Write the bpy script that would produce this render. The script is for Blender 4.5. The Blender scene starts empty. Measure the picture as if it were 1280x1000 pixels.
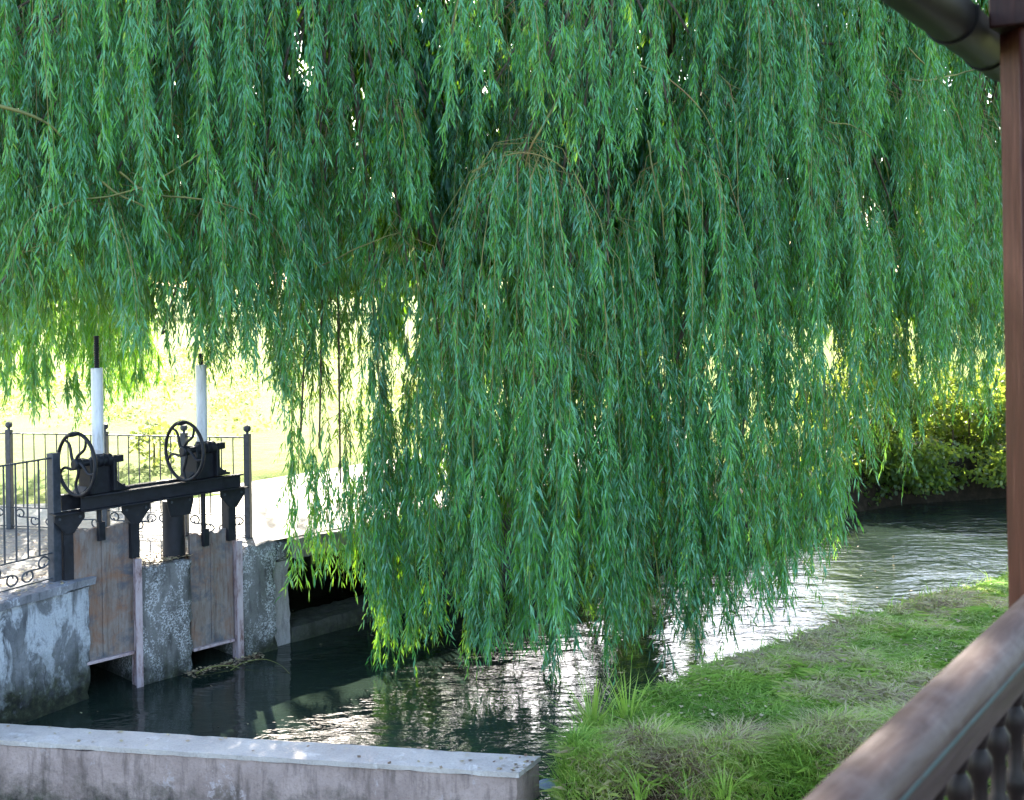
import bpy, bmesh, math, random
import numpy as np
from mathutils import Vector, noise as mnoise
R = math.radians
rng = np.random.default_rng(7)
random.seed(7)
sc = bpy.context.scene
COL = sc.collection

# ------------------------------------------------------------------ camera
FPX, HY, CH, ROLL = 1545.0, 350.0, 3.3, R(0.9)
cd = bpy.data.cameras.new('camera')
cd.sensor_width = 36.0
cd.lens = 36.0 * FPX / 1280.0
cd.shift_y = -(500.0 - HY) / 1280.0
cd.clip_start = 0.05
cd.clip_end = 3000
cd.dof.use_dof = True
cd.dof.focus_distance = 10.6
cd.dof.aperture_fstop = 6.3
cam = bpy.data.objects.new('camera', cd)
COL.objects.link(cam)
cam.location = (0, 0, CH)
cam.rotation_euler = (R(90), ROLL, 0)
sc.camera = cam

# ------------------------------------------------------------------ light
SUN_EL, SUN_AZ = 34.0, -16.0        # azimuth from +Y, positive to +X
w = bpy.data.worlds.new('World')
sc.world = w
w.use_nodes = True
nt = w.node_tree
nt.nodes.clear()
out = nt.nodes.new('ShaderNodeOutputWorld')
bg = nt.nodes.new('ShaderNodeBackground')
sky = nt.nodes.new('ShaderNodeTexSky')
sky.sky_type = 'NISHITA'
sky.sun_disc = False
sky.sun_elevation = R(SUN_EL)
sky.sun_rotation = R(SUN_AZ)
sky.air_density = 1.0
sky.dust_density = 2.0
bg.inputs[1].default_value = 0.15
nt.links.new(sky.outputs[0], bg.inputs[0])
nt.links.new(bg.outputs[0], out.inputs[0])
sl = bpy.data.lights.new('sun', 'SUN')
sl.energy = 5.0
sl.angle = R(0.53)
sl.color = (1.0, 0.94, 0.82)
so = bpy.data.objects.new('sun', sl)
COL.objects.link(so)
sd = Vector((math.sin(R(SUN_AZ)) * math.cos(R(SUN_EL)), math.cos(R(SUN_AZ)) * math.cos(R(SUN_EL)), math.sin(R(SUN_EL))))
so.rotation_euler = sd.to_track_quat('Z', 'Y').to_euler()
so.location = (0, 0, 30)
vs = sc.view_settings
vs.view_transform = 'Standard'
vs.look = 'None'
vs.gamma = 1
vs.use_curve_mapping = False
vs.exposure = 2.8
sc.cycles.max_bounces = 8
sc.cycles.transmission_bounces = 6
sc.cycles.diffuse_bounces = 4

# ------------------------------------------------------------------ helpers
cr, sr = math.cos(ROLL), math.sin(ROLL)
def ray(px, py):
    u = (px - 640.0) / FPX; v = (HY - py) / FPX
    return np.array([u * cr + v * sr, 1.0, -u * sr + v * cr])
def D(px, py, d):
    r = ray(px, py) * d; r[2] += CH; return r
def G(px, py, z):
    r = ray(px, py); return D(px, py, (z - CH) / r[2])
def to_px(x, y, z):
    a = x / y; b = (z - CH) / y
    u = a * cr - b * sr; v = a * sr + b * cr
    return 640 + u * FPX, HY - v * FPX

def setp(o, label=None, cat=None, group=None, kind=None):
    if label: o['label'] = label
    if cat: o['category'] = cat
    if group: o['group'] = group
    if kind: o['kind'] = kind
    return o
def empty(name, loc=(0, 0, 0), rz=0.0, **k):
    o = bpy.data.objects.new(name, None)
    o.empty_display_size = .2
    COL.objects.link(o)
    o.location = loc; o.rotation_euler = (0, 0, rz)
    return setp(o, **k)
def link(name, me, mats, parent=None, **k):
    if not isinstance(mats, (list, tuple)): mats = [mats]
    for m in mats: me.materials.append(m)
    o = bpy.data.objects.new(name, me)
    COL.objects.link(o)
    if parent is not None: o.parent = parent
    return setp(o, **k)
def np_mesh(name, v, f, mi=None, attrs=None, smooth=False):
    """v (n,3); f (m,k) faces of equal size, or a list of such arrays"""
    fl = f if isinstance(f, list) else [f]
    fl = [np.asarray(a, dtype=np.int64) for a in fl if len(a)]
    loops = np.concatenate([a.ravel() for a in fl])
    tot = np.concatenate([np.full(len(a), a.shape[1]) for a in fl])
    st = np.concatenate([[0], np.cumsum(tot)[:-1]])
    me = bpy.data.meshes.new(name)
    me.vertices.add(len(v)); me.loops.add(len(loops)); me.polygons.add(len(tot))
    me.vertices.foreach_set('co', np.asarray(v, dtype=np.float32).ravel())
    me.loops.foreach_set('vertex_index', loops.astype(np.int32))
    me.polygons.foreach_set('loop_start', st.astype(np.int32))
    me.polygons.foreach_set('loop_total', tot.astype(np.int32))
    if mi is not None: me.polygons.foreach_set('material_index', np.asarray(mi, dtype=np.int32))
    me.polygons.foreach_set('use_smooth', np.full(len(tot), smooth))
    for k, a in (attrs or {}).items():
        at = me.attributes.new(k, 'FLOAT', 'FACE')
        at.data.foreach_set('value', np.asarray(a, dtype=np.float32))
    me.update(calc_edges=True)
    return me

class MB:
    def __init__(s): s.v = []; s.f = []
    def add(s, vs_, fs):
        b = len(s.v); s.v += [tuple(map(float, p)) for p in vs_]
        s.f += [tuple(i + b for i in f) for f in fs]; return s
    def box(s, x0, x1, y0, y1, z0, z1):
        return s.add([(x0,y0,z0),(x1,y0,z0),(x1,y1,z0),(x0,y1,z0),(x0,y0,z1),(x1,y0,z1),(x1,y1,z1),(x0,y1,z1)],
                     [(3,2,1,0),(4,5,6,7),(0,1,5,4),(1,2,6,5),(2,3,7,6),(3,0,4,7)])
    def prism(s, poly, axis, a0, a1):
        """poly: 2D points; axis 'x','y','z' the extrusion axis"""
        n = len(poly)
        def p(q, a):
            return {'x': (a, q[0], q[1]), 'y': (q[0], a, q[1]), 'z': (q[0], q[1], a)}[axis]
        return s.add([p(q, a0) for q in poly] + [p(q, a1) for q in poly],
                     [tuple(range(n)), tuple(range(2*n-1, n-1, -1))] + [(i, i+n, (i+1)%n+n, (i+1)%n) for i in range(n)])
    def tube(s, pts, rad, n=8, closed=False, cap=True, flat=None):
        pts = [Vector(p) for p in pts]; m = len(pts)
        rads = rad if hasattr(rad, '__len__') else [rad] * m
        vv = []; up = None
        for i, p in enumerate(pts):
            if closed: t = (pts[(i+1) % m] - pts[i-1]).normalized()
            else: t = (pts[min(i+1, m-1)] - pts[max(i-1, 0)]).normalized()
            if up is None:
                up = t.orthogonal().normalized() if flat is None else (Vector(flat) - t * t.dot(Vector(flat))).normalized()
            up = (up - t * t.dot(up)).normalized(); q = t.cross(up)
            for k in range(n):
                a = 2 * math.pi * k / n
                vv.append(p + (up * math.cos(a) + q * math.sin(a)) * rads[i])
        ff = []
        for i in range(m if closed else m - 1):
            j = (i + 1) % m
            for k in range(n):
                ff.append((i*n+k, i*n+(k+1) % n, j*n+(k+1) % n, j*n+k))
        if cap and not closed:
            ff.append(tuple(range(n-1, -1, -1))); ff.append(tuple(range((m-1)*n, m*n)))
        return s.add(vv, ff)
    def lathe(s, prof, c=(0, 0, 0), axis='z', n=16):
        """prof: list (r, a)"""
        vv = []
        for r, a in prof:
            for k in range(n):
                t = 2 * math.pi * k / n; x, y = r*math.cos(t), r*math.sin(t)
                q = {'z': (x, y, a), 'x': (a, x, y), 'y': (x, a, y)}[axis]
                vv.append((c[0]+q[0], c[1]+q[1], c[2]+q[2]))
        m = len(prof); ff = []
        for i in range(m-1):
            for k in range(n):
                ff.append((i*n+k, i*n+(k+1) % n, (i+1)*n+(k+1) % n, (i+1)*n+k))
        ff += [tuple(range(n-1, -1, -1)), tuple(range((m-1)*n, m*n))]
        return s.add(vv, ff)
    def mesh(s, name, smooth=40):
        me = bpy.data.meshes.new(name)
        me.from_pydata(s.v, [], s.f); me.update()
        bm = bmesh.new(); bm.from_mesh(me)
        bmesh.ops.recalc_face_normals(bm, faces=bm.faces)
        bm.to_mesh(me); bm.free()
        if smooth:
            me.shade_smooth(); me.set_sharp_from_angle(angle=R(smooth))
        return me
    def build(s, name, mat, parent=None, bevel=0, smooth=40, **k):
        o = link(name, s.mesh(name, smooth), mat, parent, **k)
        if bevel:
            b = o.modifiers.new('bevel', 'BEVEL'); b.width = bevel; b.segments = 2; b.limit_method = 'ANGLE'; b.angle_limit = R(35)
        return o

def hsh(ix, iy, seed):
    h = (ix.astype(np.int64) * 374761393 + iy.astype(np.int64) * 668265263 + seed * 982451653) & 0xFFFFFFFF
    h = ((h ^ (h >> 13)) * 1274126177) & 0xFFFFFFFF
    return ((h ^ (h >> 16)) & 0xFFFF) / 65535.0
def vn(x, y, seed=0):
    x = np.asarray(x, float); y = np.asarray(y, float)
    ix = np.floor(x); iy = np.floor(y); fx = x - ix; fy = y - iy
    fx = fx*fx*(3-2*fx); fy = fy*fy*(3-2*fy)
    a = hsh(ix, iy, seed); b = hsh(ix+1, iy, seed); c = hsh(ix, iy+1, seed); d = hsh(ix+1, iy+1, seed)
    return (a*(1-fx)+b*fx)*(1-fy) + (c*(1-fx)+d*fx)*fy
def fbm(x, y, seed=0, o=4):
    t = 0; a = .5; n = 0
    for i in range(o):
        t = t + a * vn(x * 2**i, y * 2**i, seed + i); n += a; a *= .5
    return t / n

def rough_block(quad, z0, z1, seg=.06, amp=.006, chip=.02, seed=0):
    """solid block on a four-cornered plan with worn edges and faces; returns (mesh, origin)"""
    q = [np.array(c, float)[:2] for c in quad]
    L1 = np.linalg.norm(q[1]-q[0]); L2 = np.linalg.norm(q[3]-q[0])
    nx = max(1, min(120, int(L1/seg))); ny = max(1, min(60, int(L2/seg))); nz = max(1, min(60, int((z1-z0)/seg)))
    o = sum(q)/4; idx = {}; vv = []
    def vid(i, j, k):
        if (i, j, k) in idx: return idx[(i, j, k)]
        u, v, t = i/nx, j/ny, k/nz
        p2 = (q[0]*(1-u)+q[1]*u)*(1-v) + (q[3]*(1-u)+q[2]*u)*v
        p = np.array([p2[0], p2[1], z0+(z1-z0)*t])
        nb = (i in (0, nx)) + (j in (0, ny)) + (k in (0, nz))
        pv = Vector((p[0]*2.3+seed, p[1]*2.3, p[2]*2.3))
        nz_ = Vector(mnoise.noise_vector(pv*4)); n2 = Vector(mnoise.noise_vector(pv*1.1))
        p = p + np.array(nz_)*amp*.8 + np.array(n2)*amp
        if nb >= 2:
            cpt = np.array([o[0], o[1], (z0+z1)/2]); d = cpt - p; d = d/np.linalg.norm(d)
            c = max(0, mnoise.noise(pv*5)+.15)
            # pull in along the two face directions
            s = chip * (.25 + c*1.6)
            dd = np.zeros(3)
            if i in (0, nx): e = (q[1]-q[0])/L1; dd[:2] += e*(1 if i == 0 else -1)
            if j in (0, ny): e = (q[3]-q[0])/L2; dd[:2] += e*(1 if j == 0 else -1)
            if k in (0, nz): dd[2] += (1 if k == 0 else -1)
            p = p + dd*s*.6
        idx[(i, j, k)] = len(vv); vv.append((p[0]-o[0], p[1]-o[1], p[2]-z0))
        return idx[(i, j, k)]
    ff = []
    for i in range(nx):
        for j in range(ny):
            for k, fl in ((0, 1), (nz, 0)):
                f = [vid(i, j, k), vid(i+1, j, k), vid(i+1, j+1, k), vid(i, j+1, k)]; ff.append(f[::-1] if fl else f)
    for i in range(nx):
        for k in range(nz):
            for j, fl in ((0, 0), (ny, 1)):
                f = [vid(i, j, k), vid(i+1, j, k), vid(i+1, j, k+1), vid(i, j, k+1)]; ff.append(f[::-1] if fl else f)
    for j in range(ny):
        for k in range(nz):
            for i, fl in ((0, 1), (nx, 0)):
                f = [vid(i, j, k), vid(i, j+1, k), vid(i, j+1, k+1), vid(i, j, k+1)]; ff.append(f[::-1] if fl else f)
    me = bpy.data.meshes.new('block'); me.from_pydata(vv, [], ff); me.update()
    bm = bmesh.new(); bm.from_mesh(me); bmesh.ops.recalc_face_normals(bm, faces=bm.faces); bm.to_mesh(me); bm.free()
    me.shade_smooth(); me.set_sharp_from_angle(angle=R(50))
    return me, (o[0], o[1], z0)
def block(name, quad, z0, z1, mat, parent=None, seg=.06, amp=.006, chip=.02, seed=0, **k):
    me, o = rough_block(quad, z0, z1, seg, amp, chip, seed)
    ob = link(name, me, mat, parent, **k); ob.location = o
    if parent is not None: ob.location = Vector(o) - parent.location
    return ob

# ------------------------------------------------------------------ materials
class NT:
    def __init__(s, name):
        s.m = bpy.data.materials.new(name); s.m.use_nodes = True
        s.t = s.m.node_tree; s.t.nodes.clear()
        s.out = s.n('ShaderNodeOutputMaterial')
    def n(s, ty, **k):
        x = s.t.nodes.new(ty)
        for a, b in k.items(): setattr(x, a, b)
        return x
    def l(s, a, b): s.t.links.new(a, b)
    def val(s, sock, v):
        if hasattr(v, 'is_linked') or isinstance(v, bpy.types.NodeSocket): s.l(v, sock)
        else:
            sock.default_value = (*v, 1) if isinstance(v, (tuple, list)) and len(v) == 3 and sock.type == 'RGBA' else v
    def pos(s, scale=(1, 1, 1)):
        g = s.n('ShaderNodeNewGeometry'); m = s.n('ShaderNodeMapping')
        m.inputs['Scale'].default_value = scale; s.l(g.outputs['Position'], m.inputs['Vector']); return m.outputs[0]
    def noise(s, scale, detail=4, rough=.55, vec=None, dist=0):
        x = s.n('ShaderNodeTexNoise'); x.inputs['Scale'].default_value = scale; x.inputs['Detail'].default_value = detail
        x.inputs['Roughness'].default_value = rough; x.inputs['Distortion'].default_value = dist
        s.l(vec if vec is not None else s.pos(), x.inputs['Vector']); return x.outputs['Fac']
    def ramp(s, fac, stops):
        x = s.n('ShaderNodeValToRGB'); e = x.color_ramp.elements
        while len(e) < len(stops): e.new(.5)
        for q, (p, c) in zip(e, stops):
            q.position = p; q.color = (*c, 1) if isinstance(c, (tuple, list)) else (c, c, c, 1)
        s.l(fac, x.inputs[0]); return x.outputs[0]
    def mix(s, fac, a, b, mode='MIX'):
        x = s.n('ShaderNodeMix', data_type='RGBA', blend_type=mode)
        s.val(x.inputs[0], fac); s.val(x.inputs[6], a); s.val(x.inputs[7], b); return x.outputs[2]
    def math(s, op, a, b=0.0, clamp=False):
        x = s.n('ShaderNodeMath', operation=op, use_clamp=clamp); s.val(x.inputs[0], a); s.val(x.inputs[1], b); return x.outputs[0]
    def bump(s, h, strength, dist=.01, nrm=None):
        x = s.n('ShaderNodeBump'); x.inputs['Strength'].default_value = strength; x.inputs['Distance'].default_value = dist
        s.l(h, x.inputs['Height'])
        if nrm is not None: s.l(nrm, x.inputs['Normal'])
        return x.outputs[0]
    def pbsdf(s, col, rough=.6, metal=0, spec=.5, nrm=None):
        x = s.n('ShaderNodeBsdfPrincipled')
        s.val(x.inputs['Base Color'], col); s.val(x.inputs['Roughness'], rough); s.val(x.inputs['Metallic'], metal)
        s.val(x.inputs['Specular IOR Level'], spec)
        if nrm is not None: s.l(nrm, x.inputs['Normal'])
        return x
    def done(s, sh): s.l(sh.outputs[0] if hasattr(sh, 'outputs') else sh, s.out.inputs[0]); return s.m

def leaf_mat(name, c0, c1, under, tr, trf=.4, rough=.38, spec=.5):
    t = NT(name)
    a = t.n('ShaderNodeAttribute', attribute_name='tint')
    col = t.ramp(a.outputs['Fac'], [(0, c0), (.8, c1), (.93, tuple(min(1, x) for x in (c1[0]*1.5, c1[1]*1.15, c1[2]*.9))), (1, (c1[0]*2.4, c1[1]*1.1, c1[2]*.7))])
    g = t.n('ShaderNodeNewGeometry')
    col2 = t.mix(g.outputs['Backfacing'], col, t.mix(.55, col, under))
    b = t.pbsdf(col2, rough, spec=spec)
    tl = t.n('ShaderNodeBsdfTranslucent')
    t.l(t.mix(a.outputs['Fac'], tr, (tr[0]*1.35, tr[1], tr[2])), tl.inputs[0])
    mx = t.n('ShaderNodeMixShader'); mx.inputs[0].default_value = trf
    t.l(b.outputs[0], mx.inputs[1]); t.l(tl.outputs[0], mx.inputs[2])
    return t.done(mx)
M = {}
M['willow_leaf'] = leaf_mat('willow_leaf', (.003, .040, .012), (.090, .34, .060), (.13, .36, .24), (.21, .46, .012), .26, .25, .5)  # tone range widened to paint in dark gaps and bright highlights
M['bush_leaf'] = leaf_mat('bush_leaf', (.018, .05, .014), (.05, .10, .02), (.05, .09, .04), (.32, .48, .05), .46, .45)
M['far_leaf'] = leaf_mat('far_leaf', (.05, .09, .03), (.09, .14, .04), (.09, .13, .06), (.3, .4, .08), .35, .5)
M['grass_blade'] = None

def grass_mat():
    t = NT('grass_blade')
    a = t.n('ShaderNodeAttribute', attribute_name='tint')
    col = t.ramp(a.outputs['Fac'], [(0, (.11, .24, .03)), (.45, (.30, .46, .07)), (.62, (.44, .48, .14)), (.75, (.54, .47, .27)), (.88, (.38, .29, .19)), (1, (.16, .09, .06))])
    b = t.pbsdf(col, .5, spec=.35)
    tl = t.n('ShaderNodeBsdfTranslucent'); t.l(col, tl.inputs[0])
    mx = t.n('ShaderNodeMixShader'); mx.inputs[0].default_value = .3
    t.l(b.outputs[0], mx.inputs[1]); t.l(tl.outputs[0], mx.inputs[2])
    return t.done(mx)
M['grass_blade'] = grass_mat()

def bark_mat(name, c0, c1, sc_=6):
    t = NT(name)
    n = t.noise(sc_, 6, .65, t.pos((6, 6, 1)))
    col = t.ramp(n, [(.3, c0), (.7, c1)])
    return t.done(t.pbsdf(col, .85, spec=.2, nrm=t.bump(n, .7, .03)))
M['bark'] = bark_mat('bark', (.05, .035, .022), (.17, .13, .085))
def twig_mat():
    t = NT('twig')
    n = t.noise(2.2, 2)
    return t.done(t.pbsdf(t.ramp(n, [(.35, (.12, .13, .04)), (.55, (.26, .24, .07)), (.7, (.25, .15, .06))]), .55, spec=.3))
M['twig'] = twig_mat()

def concrete(name, base, dark, white, wamt, speck=None, moss=0.0, streak=True, mossz=(.0, .35)):
    t = NT(name)
    big = t.noise(2.2, 5, .6)
    col = t.mix(t.ramp(big, [(.35, 0.0), (.65, 1.0)]), base, dark)
    if streak:
        st = t.noise(5, 5, .6, t.pos((3.2, 3.2, .55)))
        col = t.mix(t.ramp(st, [(.5, 0.0), (.68, .75)]), col, tuple(c*.45 for c in dark))
    if white:
        wn = t.noise(3.1, 6, .68, t.pos((1.7, 1.7, .8)), .6)
        wf = t.ramp(wn, [(.62-wamt*.3, 0.0), (.70-wamt*.3, 1.0)])
        if speck:
            sp = t.noise(speck, 3, .7)
            wf = t.mix(1.0, wf, t.ramp(sp, [(.48, 0.0), (.55, 1.0)]), 'MULTIPLY')
        col = t.mix(wf, col, white)
    fine = t.noise(60, 3, .7)
    col = t.mix(t.ramp(fine, [(.3, .35), (.5, 0.0)]), col, tuple(c*.5 for c in dark))
    if moss:
        sep = t.n('ShaderNodeSeparateXYZ'); g = t.n('ShaderNodeNewGeometry'); t.l(g.outputs['Position'], sep.inputs[0])
        nz = t.math('ADD', sep.outputs['Z'], t.math('MULTIPLY', t.math('SUBTRACT', t.noise(6, 5, .7), .5), .7))
        mr = t.n('ShaderNodeMapRange'); mr.inputs[1].default_value = mossz[1]; mr.inputs[2].default_value = mossz[0]
        t.l(nz, mr.inputs[0])
        mc = t.ramp(t.noise(14, 4, .7), [(.35, (.012, .012, .01)), (.55, (.03, .034, .018)), (.7, (.075, .08, .05))])
        col = t.mix(t.math('MULTIPLY', mr.outputs[0], moss, True), col, mc)
    pit = t.noise(28, 5, .75); lum = t.noise(9, 4, .6)
    b = t.bump(pit, .55, .012); b = t.bump(lum, .5, .03, b)
    return t.done(t.pbsdf(col, .85, spec=.25, nrm=b))
M['wall_left'] = concrete('whitewashed_concrete', (.22, .225, .235), (.11, .115, .125), (.40, .42, .45), .45, moss=1.0, mossz=(.12, .5))
M['coping'] = concrete('coping_concrete', (.26, .26, .28), (.14, .14, .15), (.42, .43, .45), .25, 40)
M['pier'] = concrete('speckled_concrete', (.17, .165, .16), (.085, .083, .08), (.43, .43, .44), .5, 62, moss=1.0, mossz=(-.05, .28))
M['pale_concrete'] = concrete('pale_concrete', (.36, .33, .33), (.27, .24, .24), (.44, .42, .43), .2, 30)
M['slab'] = concrete('slab_concrete', (.30, .28, .25), (.20, .18, .16), None, 0)
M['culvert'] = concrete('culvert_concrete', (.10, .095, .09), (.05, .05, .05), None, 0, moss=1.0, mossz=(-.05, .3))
M['near_face'] = concrete('near_wall_concrete', (.46, .345, .30), (.30, .22, .19), (.46, .38, .36), .15, 24, moss=1.0, mossz=(-.22, .06))
M['near_top'] = concrete('near_top_concrete', (.54, .47, .41), (.42, .36, .32), (.60, .54, .49), .2, None, streak=False)

def iron():
    t = NT('painted_iron')
    n = t.noise(18, 5, .65)
    col = t.ramp(n, [(.35, (.005, .005, .008)), (.62, (.013, .014, .019)), (.78, (.04, .028, .022))])
    return t.done(t.pbsdf(col, t.ramp(n, [(.3, .42), (.7, .7)]), .0, .3, t.bump(t.noise(50, 3), .25, .004)))
M['iron'] = iron()
def firon():
    t = NT('fence_iron')
    n = t.noise(25, 4, .6)
    col = t.ramp(n, [(.35, (.022, .028, .037)), (.65, (.045, .052, .066)), (.8, (.10, .08, .07))])
    return t.done(t.pbsdf(col, .5, 0, .5, t.bump(n, .15, .003)))
M['fence'] = firon()
def rust():
    t = NT('rusty_gate')
    st = t.noise(4, 6, .7, t.pos((9, 9, 1.1)), .5)
    bl = t.noise(3.3, 5, .7, t.pos((1, 1, 1)), .8)
    col = t.ramp(st, [(.3, (.10, .055, .04)), (.42, (.145, .105, .085)), (.6, (.19, .165, .15)), (.78, (.14, .095, .07))])
    fl_ = t.noise(4.5, 7, .75, t.pos((1, 1, .8)), 1.2)
    col = t.mix(t.ramp(fl_, [(.48, 0.0), (.66, .6)]), col, (.23, .20, .185))
    col = t.mix(t.ramp(bl, [(.47, 0.0), (.63, .65)]), col, (.20, .095, .05))
    bl2 = t.noise(2.6, 5, .7, t.pos((1.3, 1.3, 1.6)), .4)
    col = t.mix(t.ramp(bl2, [(.52, 0.0), (.66, .8)]), col, (.06, .075, .095))
    return t.done(t.pbsdf(col, .8, .0, .3, t.bump(t.noise(30, 5, .7), .5, .006)))
M['rust'] = rust()
def tubem():
    t = NT('white_gauge_tube')
    sep = t.n('ShaderNodeSeparateXYZ'); g = t.n('ShaderNodeNewGeometry'); t.l(g.outputs['Position'], sep.inputs[0])
    nz = t.math('ADD', sep.outputs['Z'], t.math('MULTIPLY', t.noise(12, 4, .7), .18))
    mr = t.n('ShaderNodeMapRange'); mr.inputs[1].default_value = 2.08; mr.inputs[2].default_value = 1.97; t.l(nz, mr.inputs[0])
    col = t.mix(mr.outputs[0], t.ramp(t.noise(14, 6, .7, t.pos((1.6, 1.6, .22))), [(.38, (.72, .72, .74)), (.55, (.60, .60, .62)), (.68, (.33, .31, .29))]), (.22, .10, .045))
    return t.done(t.pbsdf(col, .4, 0, .5))
M['tube'] = tubem()
def pinkpaint():
    t = NT('guide_paint')
    n = t.noise(6, 5, .7, t.pos((2, 2, .8)))
    col = t.ramp(n, [(.35, (.14, .07, .06)), (.5, (.36, .28, .29)), (.7, (.42, .36, .37))])
    return t.done(t.pbsdf(col, .7, nrm=t.bump(t.noise(40, 4), .3, .004)))
M['guide'] = pinkpaint()
def wood(name, c0, c1, c2, rough=.45, axis=(14, 14, 1.2), worn=None):
    t = NT(name)
    tc = t.n('ShaderNodeTexCoord'); mp = t.n('ShaderNodeMapping'); mp.inputs['Scale'].default_value = axis
    t.l(tc.outputs['Object'], mp.inputs[0])
    n = t.noise(5, 7, .65, mp.outputs[0], .4)
    col = t.ramp(n, [(.3, c0), (.5, c1), (.72, c2)])
    if worn:
        wn = t.noise(7, 5, .7, tc.outputs['Object'])
        col = t.mix(t.ramp(wn, [(.5, 0.0), (.7, .8)]), col, worn)
    return t.done(t.pbsdf(col, rough, 0, .25, t.bump(n, .35, .006)))
M['post'] = wood('red_stained_wood', (.03, .005, .003), (.05, .009, .005), (.10, .035, .024), .5)
M['beam'] = wood('dark_red_wood', (.018, .006, .004), (.03, .009, .006), (.045, .014, .009), .5)
M['rail'] = wood('worn_rail_wood', (.042, .022, .018), (.075, .048, .042), (.11, .082, .076), .6, (1.2, 14, 14), worn=(.145, .115, .11))
M['under'] = wood('brown_rail_paint', (.035, .02, .018), (.055, .034, .032), (.08, .055, .052), .5, (1.2, 12, 12))
M['teal'] = wood('teal_peeling_strip', (.04, .07, .07), (.06, .10, .10), (.06, .045, .04), .6, (4, 14, 14))
M['baluster'] = wood('dark_baluster_wood', (.009, .006, .005), (.016, .010, .009), (.03, .019, .018), .5)
def gut():
    t = NT('gutter_metal')
    n = t.noise(9, 4, .6)
    return t.done(t.pbsdf(t.ramp(n, [(.35, (.005, .005, .006)), (.7, (.012, .011, .013))]), .5, 0, .2))
M['gutter'] = gut()

def ground_mat():
    t = NT('ground')
    sep = t.n('ShaderNodeSeparateXYZ'); g = t.n('ShaderNodeNewGeometry'); t.l(g.outputs['Position'], sep.inputs[0])
    # lawn, with straw and soil where the bank drops to the water
    big = t.noise(.35, 5, .6); mid = t.noise(2.5, 5, .65); fin = t.noise(35, 4, .7)
    lawn = t.ramp(mid, [(.3, (.07, .13, .015)), (.55, (.13, .19, .02)), (.75, (.20, .20, .035))])
    lawn = t.mix(t.ramp(big, [(.4, 0.0), (.65, .65)]), lawn, (.24, .23, .05))
    lawn = t.mix(t.ramp(fin, [(.35, .6), (.6, 0.0)]), lawn, (.05, .07, .02))
    soil = t.ramp(t.noise(11, 6, .7), [(.3, (.010, .008, .005)), (.55, (.028, .020, .013)), (.75, (.06, .045, .03))])  # earth, darkened to carry the shade under the bush on the far bank
    mr = t.n('ShaderNodeMapRange'); mr.inputs[1].default_value = .34; mr.inputs[2].default_value = .22
    nz = t.math('ADD', sep.outputs['Z'], t.math('MULTIPLY', t.math('SUBTRACT', mid, .5), .25)); far_ = t.n('ShaderNodeMapRange'); far_.inputs[1].default_value = 14.0; far_.inputs[2].default_value = 15.5; far_.inputs[4].default_value = .5; t.l(sep.outputs['Y'], far_.inputs[0])
    t.l(t.math('SUBTRACT', nz, far_.outputs[0]), mr.inputs[0])
    col = t.mix(mr.outputs[0], lawn, soil)
    b = t.bump(fin, .8, .03); b = t.bump(mid, .6, .08, b)
    return t.done(t.pbsdf(col, .95, 0, .15, b))
M['ground'] = ground_mat()
def litter_mat():
    t = NT('dusty_ground')
    a = t.noise(3, 5, .65); f = t.noise(40, 4, .75)
    col = t.ramp(a, [(.3, (.17, .135, .10)), (.6, (.30, .26, .21)), (.8, (.40, .36, .31))])
    col = t.mix(t.ramp(f, [(.38, .8), (.55, 0.0)]), col, (.09, .05, .03))
    return t.done(t.pbsdf(col, .95, 0, .15, t.bump(f, .6, .02)))
M['dust'] = litter_mat()
def path_mat():
    t = NT('pale_path')
    a = t.noise(1.3, 5, .65); f = t.noise(22, 4, .7)
    col = t.ramp(a, [(.3, (.34, .31, .26)), (.7, (.46, .43, .38))])
    col = t.mix(t.ramp(f, [(.38, .5), (.55, 0.0)]), col, (.22, .19, .15))
    return t.done(t.pbsdf(col, .9, 0, .2, t.bump(f, .4, .02)))
M['path'] = path_mat()
def water_mat():
    t = NT('water')
    p = t.pos((1, 1.0, 1))
    n1 = t.noise(1.6, 3, .5, t.pos((.8, 1.25, 1)), .5)
    n2 = t.noise(5, 3, .55, t.pos((.7, 1.5, 1)), .6)
    n3 = t.noise(26, 2, .5, t.pos((.6, 1.6, 1)), .3)
    sx = t.n('ShaderNodeSeparateXYZ'); gg = t.n('ShaderNodeNewGeometry'); t.l(gg.outputs['Position'], sx.inputs[0])
    cur = t.n('ShaderNodeMapRange'); cur.inputs[1].default_value = 1.0; cur.inputs[2].default_value = 3.2; cur.inputs[3].default_value = .0; cur.inputs[4].default_value = 1.3; t.l(sx.outputs['X'], cur.inputs[0])
    amp = t.math('ADD', t.ramp(t.noise(.45, 2, .5), [(.38, .35), (.58, 1.3)]), cur.outputs[0])
    b = t.n('ShaderNodeBump'); b.inputs['Distance'].default_value = .11; t.l(t.math('MULTIPLY', amp, .26, True), b.inputs['Strength']); t.l(n1, b.inputs['Height'])
    b2 = t.n('ShaderNodeBump'); b2.inputs['Distance'].default_value = .024
    t.l(t.math('MULTIPLY', amp, .42), b2.inputs['Strength']); t.l(n2, b2.inputs['Height']); t.l(b.outputs[0], b2.inputs['Normal'])
    b3 = t.n('ShaderNodeBump'); b3.inputs['Distance'].default_value = .004
    t.l(t.math('MULTIPLY', amp, .35), b3.inputs['Strength']); t.l(n3, b3.inputs['Height']); t.l(b2.outputs[0], b3.inputs['Normal'])
    col = t.ramp(t.noise(.8, 3, .5), [(.3, (.010, .018, .014)), (.7, (.020, .030, .022))])
    x = t.pbsdf(col, .035, 0, .5, b3.outputs[0]); x.inputs['IOR'].default_value = 1.38
    return t.done(x)
M['water'] = water_mat()
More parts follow.
